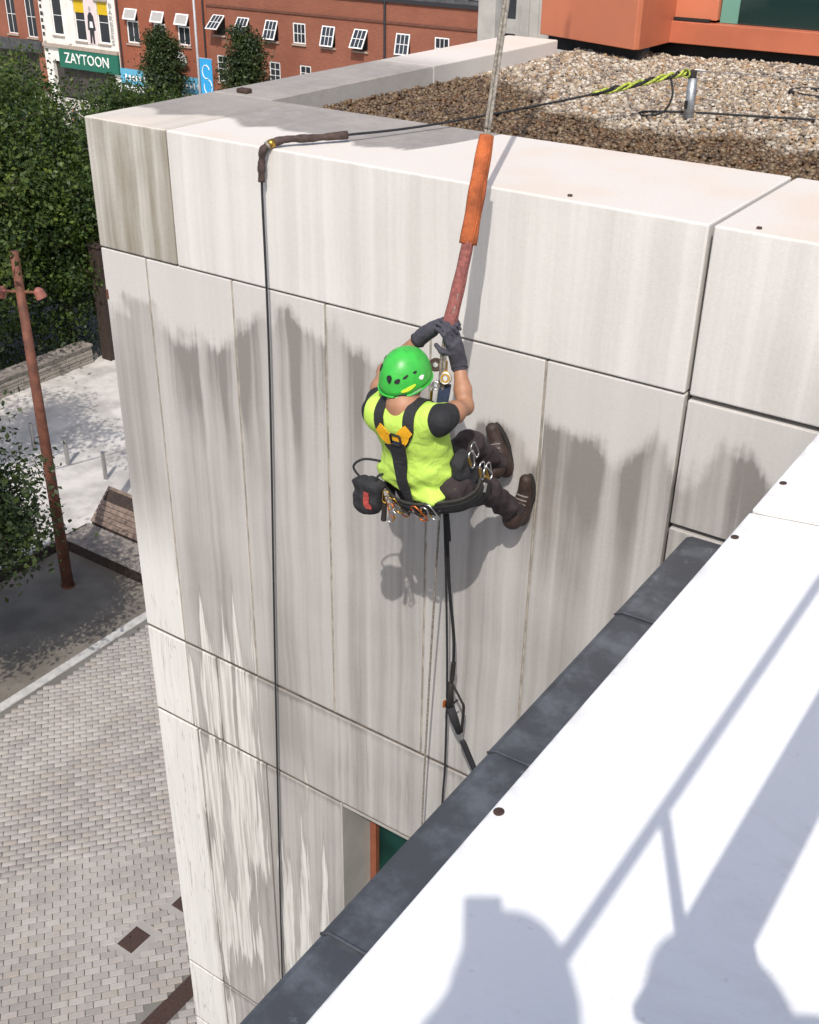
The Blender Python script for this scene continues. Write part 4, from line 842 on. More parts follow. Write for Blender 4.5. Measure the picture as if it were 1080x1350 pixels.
J = {k: np.array(v_) for k, v_ in dict(pelvis=(-2.520,3.860,12.552), waist=(-2.524,3.800,12.690), chest=(-2.531,3.720,12.863), neck=(-2.567,3.700,12.960), head=(-2.605,3.800,13.063),
    shL=(-2.715,3.740,12.894), shR=(-2.372,3.735,12.944), elL=(-2.850,3.995,12.965), wrL=(-2.670,4.030,13.169), haL=(-2.573,4.010,13.247), elR=(-2.400,3.985,12.907), wrR=(-2.489,4.060,13.073), haR=(-2.490,4.010,13.191),
    hipL=(-2.554,3.940,12.475), hipR=(-2.374,3.880,12.558), knL=(-2.502,4.200,12.606), anL=(-2.499,4.500,12.371), toeL=(-2.570,4.535,12.531), knR=(-2.387,4.200,12.381), anR=(-2.366,4.500,12.125), toeR=(-2.358,4.535,12.291)).items()}
def helmet(parent, c, hu, hf, m, deco=True, name='helmet'):
    hr = np.cross(hf, hu); nth, nph = 40, 12; V = []
    def pt(th, ph, k=1.0):                  # ph 0 crown .. 1 rim
        low = 0.030+0.020*max(0, -math.sin(th))-0.012*max(0, math.sin(th)); a = ph*math.pi/2
        rr = math.sin(a)**0.92; zz = 0.126*math.cos(a)-low*ph**3
        return np.asarray(c)+k*(hr*0.108*rr*math.cos(th)+hf*(0.128 if math.sin(th) < 0 else 0.136)*rr*math.sin(th)+hu*zz)
    for j in range(nph+1):
        for i in range(nth): V.append(pt(2*math.pi*i/nth, max(j/nph, 0.001)))
    Fs = [(j*nth+i, (j+1)*nth+i, (j+1)*nth+(i+1) % nth, j*nth+(i+1) % nth) for j in range(nph) for i in range(nth)]
    o = MB().add(V, Fs).build(name, m, parent, smooth=True); sm = o.modifiers.new('shell', 'SOLIDIFY'); sm.thickness = 0.006; sm.offset = -1
    MB().tube([pt(t_, 1.0) for t_ in np.linspace(0, 2*math.pi, 49)], 0.0055, 6, cap=False).build('rim_bead', m, o, smooth=True)
    if deco:
        def patch(nm, th, ph, a, b, m2, tilt=0.0, k=1.012):
            ctr = pt(th, ph, k); tx = N3(pt(th+0.05, ph, k)-pt(th-0.05, ph, k)); ty = N3(pt(th, ph+0.03, k)-pt(th, ph-0.03, k)); n_ = np.cross(tx, ty)
            t1 = tx*math.cos(tilt)+ty*math.sin(tilt); t2 = ty*math.cos(tilt)-tx*math.sin(tilt); n_ = N3(n_); n_ = n_ if np.dot(n_, ctr-np.asarray(c)) > 0 else -n_
            pts = [(a*math.cos(q)*(1.0-0.35*math.sin(q)), b*math.sin(q)) for q in np.linspace(0, 2*math.pi, 13)[:-1]]
            MB().prism(pts, ctr-n_*0.006, t1, t2, n_*0.0065).build(nm, m2, o)
        for th, ph, a, b, tl_ in ((-2.25, .66, .011, .019, .2), (-2.75, .56, .008, .014, .3), (-1.42, .74, .012, .019, -.2), (-1.05, .76, .014, .011, -.5), (-.72, .70, .014, .006, -.5), (-.30, .66, .010, .006, 0)): patch('vent', th, ph, a, b, M['black'], tl_)
        patch('decal', -0.62, .90, .034, .009, M['hivis_dec'], -0.25); patch('decal', -0.95, 1.0, .030, .012, M['trouser'], -0.1); patch('decal', -.05, .80, .014, .010, M['paint_white'], 0); patch('decal', -.35, 1.0, .030, .008, M['paint_grey'], -0.1)
    return o
def head_on(f, hair, c, hu, hf, s=1.0):
    hr = np.cross(hf, hu); Rm_ = np.array([hr, hf, hu])
    f.ell(c+hu*0.02, (0.078*s, 0.098*s, 0.105*s), Rm_, 0.03); f.ell(c+hf*0.03-hu*0.06, (0.058*s, 0.068*s, 0.070*s), Rm_, 0.03)     # skull and jaw
    f.cap(c+hf*0.098+hu*0.01, c+hf*0.118-hu*0.025, 0.009, 0.015, 0.014); f.ell(c+hf*0.088-hu*0.062, (0.026, 0.012, 0.010), Rm_, 0.01)   # nose and mouth
    for s_ in (-1, 1):
        f.ell(c+hr*s_*0.080-hu*0.005, (0.010, 0.020, 0.032), Rm_, 0.008); f.ell(c+hr*s_*0.031+hf*0.094+hu*0.018, (0.014, 0.008, 0.008), Rm_, 0.006)   # ears, lids
    hair.ell(c+hu*0.028-hf*0.012, (0.084*s, 0.104*s, 0.105*s), Rm_).ell(c-hf*0.045-hu*0.045, (0.064*s, 0.055*s, 0.060*s), Rm_)

# ---- the rope access worker
W = thing('person', tuple(J['pelvis']), 'rope access worker in green helmet and hi-vis shirt hanging against the concrete wall', 'person')
r_, u_, f_ = frame_of(J['pelvis'], J['neck'], J['shR']-J['shL'])
def bod(a, b, c): return J['neck']+r_*a-u_*b+f_*c          # right, down, forward from the nape
hf = N3(np.array([0.12, 0.98, 0.10])); hu = N3(np.cross(np.cross(hf, [0.02, -0.10, 1.0]), hf)); 
body = Field(0.03); hair = Field(0.02); Rb = np.array([r_, f_, u_])
head_on(body, hair, J['head']-hu*0.008, hu, hf, 0.86); hair.cap(J['head']-hu*0.035-hf*0.035, J['head']-hu*0.085-hf*0.030, 0.052, 0.042, 0.03)
body.cap(J['neck']+u_*0.00+f_*0.03, J['head']-hu*0.04-hf*0.01, 0.062, 0.056)
body.ell(bod(0, .17, .03), (0.15, 0.095, 0.20), Rb, .05).ell(bod(0, .36, .03), (0.14, 0.095, 0.16), Rb, .05)
body.cap(J['shL']-u_*.01, J['shR']-u_*.01, 0.05, 0.05, .05)
for s_ in 'LR':
    sh, el, wr, ha = J['sh'+s_], J['el'+s_], J['wr'+s_], J['ha'+s_]; mid = (el*0.62+wr*0.38)
    body.cap(sh, sh*0.45+el*0.55, 0.052, 0.047).cap(sh*0.45+el*0.55, el, 0.046, 0.036).cap(el, mid, 0.038, 0.039, .02).cap(mid, wr, 0.038, 0.026, .02)
    hp, kn, an = J['hip'+s_], J['kn'+s_], J['an'+s_]
    body.cap(hp, kn, 0.075, 0.052).cap(kn, an, 0.050, 0.036)
skin('body', body, 0.0075, M['skin'], W)
skin('hair', hair, 0.008, M['hair'], W)
# shirt: loose, rucked up above the belt
shirt = Field(0.05); shirt.ell(bod(0, .18, .025), (0.180, 0.118, 0.185), Rb).ell(bod(-.01, .335, .005), (0.183, 0.136, 0.14), Rb).cap(bod(-.13, .075, .01), bod(.13, .075, .01), 0.066)
shirt.ell(bod(-.125, .365, -.04), (0.080, 0.080, 0.06), Rb).ell(bod(.06, .435, -.075), (0.115, 0.070, 0.048), Rb, .03).ell(bod(.165, .42, -.06), (0.036, 0.03, 0.03), Rb, .02)
shirt.cap(J['shL'], J['shR'], 0.062, 0.062, .05)
for s_ in 'LR': shirt.cap(J['sh'+s_], J['sh'+s_]*0.74+J['el'+s_]*0.26, 0.058, 0.060, .035)
fold_a = fabric_folds(0.010, 24, 3); fold_b = fabric_folds(0.012, 34, 5, (0.6, 0.6, 1.5))
def shirt_fold(P):
    dn = -(P-J['neck'])@u_; k = np.clip((dn-0.22)/0.15, 0, 1); return fold_a(P)*(0.5+0.5*k)+fold_b(P)*k
shirt.fold = shirt_fold
neck_hole = lambda P: 0.074-np.linalg.norm((P-(J['neck']+f_*0.03+u_*0.055))*1.0, axis=1)
def shirt_panel(P):
    lat = np.abs((P-J['neck'])@r_); dn = -(P-J['neck'])@u_
    arm = np.minimum(np.linalg.norm(P-J['shL']-(J['elL']-J['shL'])*0.18, axis=1), np.linalg.norm(P-J['shR']-(J['elR']-J['shR'])*0.18, axis=1))
    v_ = np.clip((lat-(0.155+0.02*np.sin(dn*9)))/0.03, 0, 1)*np.clip((0.36-dn)/0.03, 0, 1); rt_ = (P-J['neck'])@r_
    v_ = np.where(rt_ < 0, v_*np.clip((0.16-dn)/0.03, 0, 1), v_)
    return np.maximum(v_, np.clip((0.070-arm)/0.02, 0, 1))
skin('shirt', shirt, 0.0065, M['shirt'], W, clip=neck_hole, attr=shirt_panel)
tr = Field(0.04); tr.cap(J['hipL'], J['hipR'], 0.100, 0.100).ell(J['pelvis']-u_*0.035, (0.168, 0.128, 0.125), Rb)
for s_ in 'LR':
    hp, kn, an = J['hip'+s_], J['kn'+s_], J['an'+s_]; tr.cap(hp, kn, 0.088, 0.064).cap(kn, kn*0.45+an*0.55, 0.063, 0.053).cap(kn*0.45+an*0.55, an*0.96+kn*0.04, 0.054, 0.050)
tf = fabric_folds(0.011, 42, 8); tr.fold = tf
skin('trousers', tr, 0.0075, M['trouser'], W)
for s_ in 'LR':
    an, toe = J['an'+s_], J['toe'+s_]; td = N3(toe-an); td = N3(td-np.array([0, 1, 0])*td[1]); wall = np.array([0, 1.0, 0]); sd = np.cross(td, wall)
    heel = an-td*0.055+wall*(4.545-an[1]); tip = heel+td*0.245
    bt = Field(0.03); bt.cap(heel, heel+td*0.10, 0.037, 0.034).cap(heel+td*0.09, tip-wall*0.002-td*0.012, 0.039, 0.033).cap(an-wall*0.05, heel+td*0.04, 0.047, 0.040).cap(heel+td*0.05-wall*0.035, heel+td*.13-wall*0.016, 0.034, 0.028).cap(an-wall*.055-td*.01, an-wall*.06+td*.02, 0.050, 0.046)
    flat_ = lambda P: P[:,1]-4.578
    b_ = skin('boot', bt, 0.006, M['boot'], W, clip=flat_)
    poly = [(math.cos(q)*(0.043 if math.sin(q) > -.2 else 0.037)*(1-0.10*math.sin(q)**2), 0.098+math.sin(q)*0.140) for q in np.linspace(0, 2*math.pi, 25)[:-1]]
    MB().prism(poly, heel+wall*(4.572-heel[1])+td*0.015, sd, td, wall*0.026).build('sole', M['sole'], b_, bevel=0.004)
    for k in range(5):
        c0 = heel+td*(0.075+0.020*k)-wall*(0.058-0.009*k)
        strap('lace', [c0+sd*0.03, c0+td*0.008-wall*0.02, c0-sd*0.03], 0.0055, bt, M['lace'], b_, 0.002, 0.003, 9, 1)
for s_, nr, cl, sd in (('L', np.array([0.75, 0.30, -0.45]), 1.0, 1), ('R', np.array([-0.9, 0.15, 0.1]), 0.8, 1)):
    gl = Field(0.010); wr, ha = J['wr'+s_], J['ha'+s_]; el = J['el'+s_]
    gl.cap(wr*1.10-el*0.10, wr*0.90+el*0.10, 0.031, 0.036); gl.cap(wr, wr*0.4+ha*0.6, 0.031, 0.034)
    hand(gl, wr, wr*0.25+ha*0.75, nr, cl, sd, 1.12)
    g_ = skin('glove', gl, 0.0042, M['glove'], W)
    a_ = wr*0.90+el*0.10; b_ = wr*0.86+el*0.14; MB().tube([a_, (a_+b_)/2, b_], [0.0375, 0.0395, 0.037], 18, cap=False).build('cuff', M['webbing'], g_, smooth=True)
hl = helmet(W, J['head']+hu*0.012, hu, hf, M['helmet'])
# harness
hs = Field(0.05); hs.p = list(shirt.p); hs.fold = lambda P: 0.4*fold_a(P)
hb = Field(0.04); hb.p = [q for q in tr.p]+[('e', bod(0, .43, -.005), np.array([0.182, 0.140, 0.12]), Rb, None, .04)]
strap('shoulder_strap', [bod(-.045, .115, -.14), bod(-.080, .055, -.13), bod(-.082, .0, -.08), bod(-.088, -.06, .0), bod(-.09, -.03, .09), bod(-.09, .10, .15)], 0.052, hs, M['webbing'], W, 0.005, 0.006, 26)
strap('shoulder_strap', [bod(.045, .115, -.14), bod(.080, .055, -.13), bod(.082, .0, -.08), bod(.088, -.06, .0), bod(.09, -.03, .09), bod(.09, .10, .15)], 0.052, hs, M['webbing'], W, 0.005, 0.006, 26)
strap('back_panel', [bod(-.088, .030, -.14), bod(-.052, .075, -.15), bod(-.004, .125, -.15)], [0.050, 0.062, 0.060], hs, M['web_yellow'], W, 0.012, 0.005, 14)
strap('back_panel', [bod(.088, .030, -.14), bod(.052, .075, -.15), bod(.004, .125, -.15)], [0.050, 0.062, 0.060], hs, M['web_yellow'], W, 0.012, 0.005, 14)
strap('back_strap', [bod(0, .115, -.15), bod(0, .18, -.15), bod(0.0, .27, -.15), bod(0.0, .34, -.16), bod(-.005, .455, -.19)], [0.125, 0.085, 0.055, 0.055, 0.06], hs, M['webbing'], W, 0.015, 0.006, 20)
bk = bod(0, .085, 0); bk = hs.snap([bk-f_*0.2], 0.022)[0]; bn_ = hs.grad(np.array([bk]))[0]; br = np.cross(u_, bn_); br = N3(br); bu = np.cross(bn_, br)
D_ = MB(); D_.tube([bk+br*x*0.027+bu*y*0.026 for x, y in ((-1,-.8),(-.8,-1),(.8,-1),(1,-.8),(1,.8),(.8,1),(-.8,1),(-1,.8),(-1,-.8))], 0.0055, 6).build('back_ring', M['sole'], W, smooth=True)
MB().obox(bk-bn_*0.004, br*0.020, bu*0.007, bn_*0.003).build('ring_bar', M['web_yellow'], W); MB().obox(bk-bn_*0.004-bu*0.017, br*0.022, bu*0.008, bn_*0.003).build('ring_plate', M['blue'], W)
wc = J['pelvis']-u_*0.040
strap('waist_belt', [wc+r_*math.cos(a)*0.25+f_*math.sin(a)*0.2 for a in np.linspace(0, 2*math.pi, 17)], 0.085, hb, M['web_olive'], W, 0.008, 0.012, 60)
strap('belt_webbing', [wc+r_*math.cos(a)*0.25+f_*math.sin(a)*0.2 for a in np.linspace(0, 2*math.pi, 17)], 0.040, hb, M['webbing'], W, 0.021, 0.004, 60)
strap('seat_strap', [bod(-.10, .50, -.16), bod(-.09, .54, -.14), bod(-.06, .57, -.08), bod(-.02, .60, 0.0)], 0.05, hb, M['webbing'], W, 0.006, 0.006)
strap('seat_strap', [bod(.10, .50, -.16), bod(.10, .54, -.14), bod(.09, .57, -.08), bod(.06, .60, 0.0)], 0.05, hb, M['webbing'], W, 0.006, 0.006)
for s_ in 'LR':
    hp, kn = J['hip'+s_], J['kn'+s_]; ax_ = N3(kn-hp); c = hp*0.62+kn*0.38; a1 = N3(np.cross(ax_, [0.2, 0.3, 1])); a2 = np.cross(ax_, a1)
    strap('leg_loop', [c+(a1*math.cos(q)+a2*math.sin(q))*0.13 for q in np.linspace(0, 2*math.pi, 13)], 0.075, hb, M['webbing'], W, 0.007, 0.010, 40)
    MB().obox(hb.snap([c-f_*0.02+(r_ if s_ == 'R' else -r_)*0.11+u_*0.05], 0.022)[0], ax_*0.018, N3(np.cross(ax_, r_))*0.022, N3(r_)*0.006).build('leg_buckle', M['alu'], W, bevel=0.003)
# padded hip pocket and hardware on the harness
hp_ = Field(0.03); hp_.ell(bod(.195, .37, .05), (0.045, 0.070, 0.10), Rb).ell(bod(.205, .44, .06), (0.040, 0.062, 0.07), Rb); hp_.fold = fabric_folds(0.006, 40, 9)
skin('hip_pouch', hp_, 0.006, M['webbing'], W)
def carabiner(nm, c, ax_, n_, m, parent, s=1.0):
    ax_ = N3(ax_); n_ = N3(np.asarray(n_)-ax_*np.dot(n_, ax_)); sd = np.cross(ax_, n_); P = []
    for x, y in ((-.016,-.05),(0,-.056),(.016,-.05),(.020,-.02),(.024,.02),(.026,.040),(.018,.053),(0,.056),(-.016,.050),(-.022,.03),(-.019,0),(-.018,-.03),(-.016,-.05)): P.append(np.asarray(c)+sd*x*s*1.15+ax_*y*s)
    o = MB().tube(P, 0.0052*s, 6).build(nm, m, parent, smooth=True); MB().cyl(P[9], P[11], 0.0075*s, n=8).build('gate_sleeve', M['alu'] if m != M['alu'] else M['gold'], o); return o
def on_belt(a, b, off=0.03):
    return hb.snap([bod(a, b, -.22)], off)[0]
for nm, a, b, m_, tl_ in (('carabiner', .05, .505, 'orange_al', .5), ('carabiner', .085, .515, 'alu', -.3), ('carabiner', -.11, .50, 'gold', .2), ('carabiner', -.125, .53, 'alu', -.2), ('carabiner', .13, .50, 'alu', .3), ('carabiner', -.105, .55, 'orange_al', .6)):
    c = on_belt(a, b); carabiner(nm, c, -u_+r_*tl_, f_, M[m_], W, 0.85)
for (a, b, c), tl_, m_ in (((.255, .42, .10), .4, 'alu'), ((.265, .455, .12), -.5, 'alu'), ((.25, .47, .15), .1, 'alu'), ((.262, .30, .05), .2, 'alu'), ((.27, .27, .08), -.2, 'steel')):
    carabiner('carabiner', bod(a, b, c), u_+f_*tl_, r_, M[m_], W, 0.75)
for k in range(3): strap('gear_loop', [on_belt(-.06+.09*k, .49, .02), on_belt(-.03+.09*k, .54, .03), on_belt(.0+.09*k, .49, .02)], 0.012, hb, M['sole'], W, 0.028, 0.008, 12)

# ---- tool bag, descender, ropes and lance
t = thing('tool_bag', (-2.74, 3.72, 12.36), 'small black tool bag with a red strip hanging from the worker\'s belt', 'bag')
bg_ = Field(0.03); bc = np.array([-2.738, 3.71, 12.470]); bg_.ell(bc, (0.075, 0.05, 0.075)).ell(bc-np.array([0.01, 0, 0.05]), (0.078, 0.055, 0.055)).cap(bc+np.array([-.05, 0, .05]), bc+np.array([.05, 0, .06]), 0.035); bg_.fold = fabric_folds(0.007, 38, 12)
skin('pouch', bg_, 0.006, M['webbing'], t)
strap('red_strip', [bc+np.array([.035, -.09, .055]), bc+np.array([.04, -.09, 0]), bc+np.array([.035, -.09, -.06])], 0.028, bg_, M['red'], t, 0.003, 0.004, 12)
MB().tube(spline([bc+np.array([-.03, -.01, .07]), bc+np.array([-.075, -.02, .13]), bc+np.array([-.03, -.0, .175]), bc+np.array([.05, .04, .17]), bc+np.array([.12, .09, .15])], 20), 0.006, 6).build('handle', M['webbing'], t, smooth=True)
MB().tube(spline([bc+np.array([.04, -.01, .07]), bc+np.array([.06, 0, .12]), bc+np.array([.12, .06, .13])], 10), 0.006, 6).build('tether', M['webbing'], t, smooth=True)
t = thing('key_tool', (-2.63, 3.70, 12.38), 'bunch of small brass and orange clips with a black tool beside the tool bag', 'tools')
kc = np.array([-2.635, 3.70, 12.47]); MB().cyl(kc+np.array([-.005, 0, .0]), kc+np.array([-.012, 0, -.105]), 0.011, 0.014).build('handle', M['sole'], t, bevel=0.003)
for k, (dx, dz, m_) in enumerate(((.02, .0, 'gold'), (.035, -.035, 'orange_al'), (.005, .03, 'gold'), (.045, -.06, 'alu'))): carabiner('clip', kc+np.array([dx, -.005*k, dz]), (0.3*k-.4, 0, 1), (0, 1, 0), M[m_], t, 0.6)
t = thing('descender', (-2.515, 3.98, 12.90), 'brass and steel descender on the rope in front of the worker', 'descender')
dc = np.array([-2.530, 3.985, 13.025]); cx_ = N3(np.array([0.8, -0.6, 0])); 
for k, (off_, R_, m_) in enumerate((((-.035, 0, .045), .031, 'iron'), ((.022, -.005, -.005), .030, 'gold'), ((-.030, 0, -.055), .022, 'steel'))):
    q = dc+np.array(off_); n_ = N3(np.array([0.45, -0.85, 0.3])); MB().tube([q-n_*.010, q-n_*.008, q+n_*.008, q+n_*.010], [R_*.85, R_, R_, R_*.85], 20).build('pulley', M[m_], t, smooth=False); MB().tube([q+n_*.010, q+n_*.014], [R_*.45, R_*.35], 12).build('axle', M['alu'], t)
    MB().torus(q+n_*.009, n_, R_*.82, 0.004, 20, 6).build('rim', M['alu' if k else 'iron'], t, smooth=True)
MB().obox(dc+np.array([.0, .01, -.015]), (0.016, 0.010, 0), (0.004, -.006, 0), (0, 0, 0.085)).build('side_plate', M['gold'], t, bevel=0.004)
MB().obox(dc+np.array([.012, -.005, -.115]), (0.024, 0.012, 0), (0.006, -.010, 0), (0, 0.02, 0.07)).build('attachment_webbing', M['blue'], t, bevel=0.004)
carabiner('carabiner', dc+np.array([-.03, 0, -.115]), (0.1, 0.1, 1), (0.5, -0.8, 0), M['alu'], t, 0.9)

# working rope: comes down from an anchor high behind, through two canvas sleeves, past the worker and on down the wall
rp = [(-3.05, 6.2, 18.6), (-2.591, 4.500, 14.537), (-2.540, 4.302, 14.025), (-2.508, 4.129, 13.597), (-2.521, 4.000, 13.212), (-2.530, 3.985, 13.00), (-2.548, 4.005, 12.75), (-2.565, 4.07, 12.45), (-2.608, 4.125, 12.216), (-2.753, 4.300, 10.975), (-2.855, 4.420, 9.623), (-2.90, 4.5, 8.0)]
sp = spline(rp, 110); t = thing('work_rope', (-2.9, 4.5, 8.0), 'worn grey brown twin working rope running down to the worker', 'rope')
i1 = int(np.argmin(abs(sp[:,2]-12.9)))
MB().tube(sp[:i1+1]+np.array([.0080, 0, 0]), 0.0080, 8).build('strand', M['rope_grey'], t, smooth=True); MB().tube(sp[:i1+1]-np.array([.0080, 0.002, 0]), 0.0080, 8).build('strand', M['rope_grey'], t, smooth=True)
MB().tube(sp[i1:], 0.0062, 8).build('tail', M['rope_grey'], t, smooth=True)
def canvas(name, lab, pts, wid, m, fold=0.3, seed=0):
    """flat canvas sleeve wrapped round the rope: two layers with a rolled edge and an overlapping flap"""
    t_ = thing(name, tuple(pts[-1]), lab, 'rope sleeve', 'canvas rope sleeves'); P = spline(pts, 22); vd = N3(np.array([0.45, -0.80, 0.4])); T = np.gradient(P, axis=0); T /= np.linalg.norm(T, axis=1)[:,None]
    Sd = np.cross(T, vd); Sd /= np.linalg.norm(Sd, axis=1)[:,None]; Nn = np.cross(Sd, T); r__ = np.random.default_rng(seed); ph = r__.random(4)*6
    V = []; n = 14; w_ = np.interp(np.linspace(0, 1, 22), np.linspace(0, 1, len(wid)), wid)
    for i in range(22):
        for k in range(n):
            a = 2*math.pi*k/n; wob = 1+0.12*math.sin(i*0.55+ph[0]+a*2)+0.07*math.sin(i*1.3+ph[1]+a*3)
            V.append(P[i]+Sd[i]*math.cos(a)*w_[i]/2*(1+0.03*math.sin(i*0.8+ph[2]))+Nn[i]*math.sin(a)*0.0145*max(wob, 0.88))
    Fs = [(i*n+k, i*n+(k+1) % n, (i+1)*n+(k+1) % n, (i+1)*n+k) for i in range(21) for k in range(n)]
    o = MB().add(V, Fs).build('sleeve', m, t_, smooth=True); sm = o.modifiers.new('cloth', 'SOLIDIFY'); sm.thickness = 0.003
    fl = [P[i]-Sd[i]*w_[i]*(0.30+0.05*math.sin(i*.5))-(-Nn[i])*0.0155 for i in range(22)]; 
    MB().tube(fl, [(0.0045, 0.008)]*22, 8).build('seam', m, t_, smooth=True); return t_
canvas('rope_sleeve', 'bright orange canvas rope sleeve hanging over the parapet edge', [(-2.540,4.302,14.025), (-2.524,4.215,13.81), (-2.508,4.129,13.597)], [0.058, 0.066, 0.070, 0.068, 0.072], M['sleeve_orange'], seed=2)
canvas('rope_sleeve', 'faded red canvas rope sleeve gripped by the worker', [(-2.509,4.133,13.607), (-2.512,4.07,13.42), (-2.521,4.000,13.212)], [0.046, 0.050, 0.056, 0.058], M['sleeve_red'], seed=4)
# hose and lance
t = thing('hose', (-2.635, 4.36, 11.04), 'black hose hanging from the worker\'s belt to the spray lance', 'hose')
MB().tube(spline([(-2.50, 3.98, 12.46), (-2.540, 4.06, 12.35), (-2.561, 4.12, 12.179), (-2.605, 4.24, 11.72), (-2.622, 4.33, 11.35), (-2.632, 4.36, 11.10)], 40), 0.0088, 8).build('hose_line', M['rope_black'], t, smooth=True)
MB().tube([(-2.556, 4.105, 12.24), (-2.572, 4.155, 12.06)], [0.015, 0.017], 10).build('sheath', M['webbing'], t, bevel=0.003)
MB().tube([(-2.630, 4.355, 11.14), (-2.642, 4.365, 11.00)], 0.014, 10).build('ferrule', M['sole'], t, bevel=0.003)
t = thing('safety_line', (-2.72, 4.45, 9.5), 'straight black line hanging from the worker past the spray lance', 'rope')
MB().tube(spline([(-2.535, 4.02, 12.45), (-2.575, 4.13, 12.1), (-2.655, 4.33, 11.1), (-2.700, 4.42, 10.3), (-2.727, 4.45, 9.903), (-2.76, 4.5, 8.6)], 40), 0.0065, 8).build('line', M['rope_black'], t, smooth=True)
t = thing('spray_lance', (-2.48, 4.42, 10.3), 'black pressure washer lance with a trigger guard hanging against the wall', 'spray lance')
g0 = np.array([-2.648, 4.365, 10.98]); g1 = np.array([-2.655, 4.375, 10.80]); g2 = np.array([-2.592, 4.39, 10.62]); tipv = np.array([-2.335, 4.45, 10.0])
MB().tube([g0, g0*.5+g1*.5, g1], [0.016, 0.020, 0.024], 10).build('grip', M['sole'], t, smooth=True)
MB().tube([g1, g1*.5+g2*.5, g2], [0.026, 0.026, 0.017], 10).build('valve_body', M['webbing'], t, smooth=True)
MB().tube(spline([g0+np.array([.01, 0, .0]), g0+np.array([.085, -.02, -.075]), g1+np.array([.105, -.02, .05]), g2+np.array([.02, -.01, .03])], 16), [(0.010, 0.006)]*16, 8).build('trigger_guard', M['sole'], t, smooth=True)
MB().tube([g1+np.array([.0, 0, .0]), g1+np.array([.06, -.015, .085])], [0.008, 0.005], 6).build('trigger', M['sole'], t)
MB().obox(g1+np.array([-.03, -.01, .01]), (.008, 0, 0), (0, .012, 0), (0, 0, .022)).build('dial', M['orange_al'], t, bevel=0.004)
MB().tube([g2, g2*.9+tipv*.1], 0.009, 8).build('coupling', M['alu'], t); q0 = g2*.93+tipv*.07
MB().tube([q0, q0*.97+tipv*.03, tipv], [0.013, 0.018, 0.018], 10).build('lance_tube', M['webbing'], t, bevel=0.003)

# safety rope over the parapet in its brown sleeve, tied off at the roof anchor
AN = np.array([-2.87, 7.45, 13.60]); E1 = np.array([-3.80, 4.97, 13.775])
t = thing('safety_rope', (-4.25, 4.53, 6.9), 'black safety rope from the roof anchor over the parapet and down the wall', 'rope')
sp2 = spline([(-2.98, 7.38, 13.865), (-3.30, 6.45, 13.80), (-3.62, 5.50, 13.762), (-3.80, 4.97, 13.768), (-3.98, 4.66, 13.768), (-4.035, 4.555, 13.72), (-4.055, 4.55, 13.56), (-4.07, 4.55, 12.43), (-4.16, 4.55, 10.18), (-4.27, 4.55, 7.06), (-4.30, 4.55, 5.5)], 130)
MB().tube(sp2, 0.0068, 8).build('line', M['rope_black'], t, smooth=True)
t2 = thing('rope_sleeve', (-4.06, 4.55, 13.56), 'dark brown rope sleeve bent over the parapet edge with a tape band', 'rope sleeve', 'canvas rope sleeves')
sp3 = spline([(-3.80, 4.965, 13.768), (-3.90, 4.80, 13.765), (-3.985, 4.66, 13.768), (-4.038, 4.567, 13.735), (-4.054, 4.556, 13.66), (-4.058, 4.552, 13.56)], 36)
rad = [0.020+0.0025*math.sin(i*0.9)+0.0015*math.sin(i*2.1) for i in range(36)]; rad[0] = 0.023
MB().tube(sp3, rad, 12).build('sleeve', M['sleeve_brown'], t2, smooth=True)
MB().tube(sp3[17:20], 0.0235, 12).build('tape_band', M['gold'], t2, smooth=True); MB().tube(sp3[19:21], 0.0232, 12).build('tape_band', M['rope_grey'], t2, smooth=True)
t = thing('knot', (-2.95, 7.40, 13.84), 'yellow green rope knot tied to the roof anchor', 'knot')
kp = spline([(-3.22, 6.72, 13.815), (-3.10, 7.05, 13.842), (-2.98, 7.36, 13.872), (-2.89, 7.45, 13.89)], 40)
for k in range(3): MB().tube([p+np.array([0.012*math.cos(i*0.55+k*2.1), 0, 0.014*math.sin(i*0.55+k*2.1)])*(1 if 3 < i < 38 else .5) for i, p in enumerate(kp)], 0.0095 if k < 2 else 0.008, 7).build('strand', M['knot'] if k < 2 else M['rope_black'], t, smooth=True)
MB().tube(spline([(-2.98, 7.36, 13.86), (-2.93, 7.30, 13.76), (-2.97, 7.28, 13.66), (-3.08, 7.27, 13.625), (-3.16, 7.32, 13.622), (-3.14, 7.42, 13.622), (-2.9, 7.58, 13.622), (-2.5, 7.72, 13.622), (-2.1, 7.86, 13.622), (-1.6, 7.9, 13.622)], 60), 0.0075, 7).build('tail', M['rope_black'], t, smooth=True)
t = thing('roof_anchor', (-2.86, 7.45, 13.58), 'galvanised steel anchor post standing in the gravel', 'anchor post')
MB().tube([(-2.86, 7.45, 13.55), (-2.865, 7.45, 13.86)], [0.034, 0.030], 16).build('post', M['galv'], t, smooth=True); MB().box((-2.885, 7.41, 13.67), (-2.865, 7.419, 13.72)).build('slot', M['black'], t)
MB().obox((-2.865, 7.45, 13.885), (0.02, 0.01, 0), (-.012, .03, 0), (0, 0, 0.022)).build('anchor_head', M['sole'], t, bevel=0.005); MB().obox((-2.83, 7.47, 13.905), (0.035, 0.01, 0), (-.004, .014, 0), (0, 0, 0.008)).build('shackle', M['alu'], t, bevel=0.003)
MB().torus((-2.90, 7.42, 13.885), (0.3, 1, 0.1), 0.026, 0.006, 16, 6).build('eye', M['knot'], t, smooth=True)
t = thing('wire_cable', (-2.0, 7.6, 13.9), 'thin steel wire stretched from the roof anchor to the right', 'cable'); MB().cyl((-2.82, 7.47, 13.902), (-0.6, 8.6, 13.80), 0.0028, n=6).build('wire', M['alu'], t)
t = thing('rope_coil', (-2.4, 8.9, 13.62), 'loop of dark rope lying on the gravel at the right edge', 'rope')
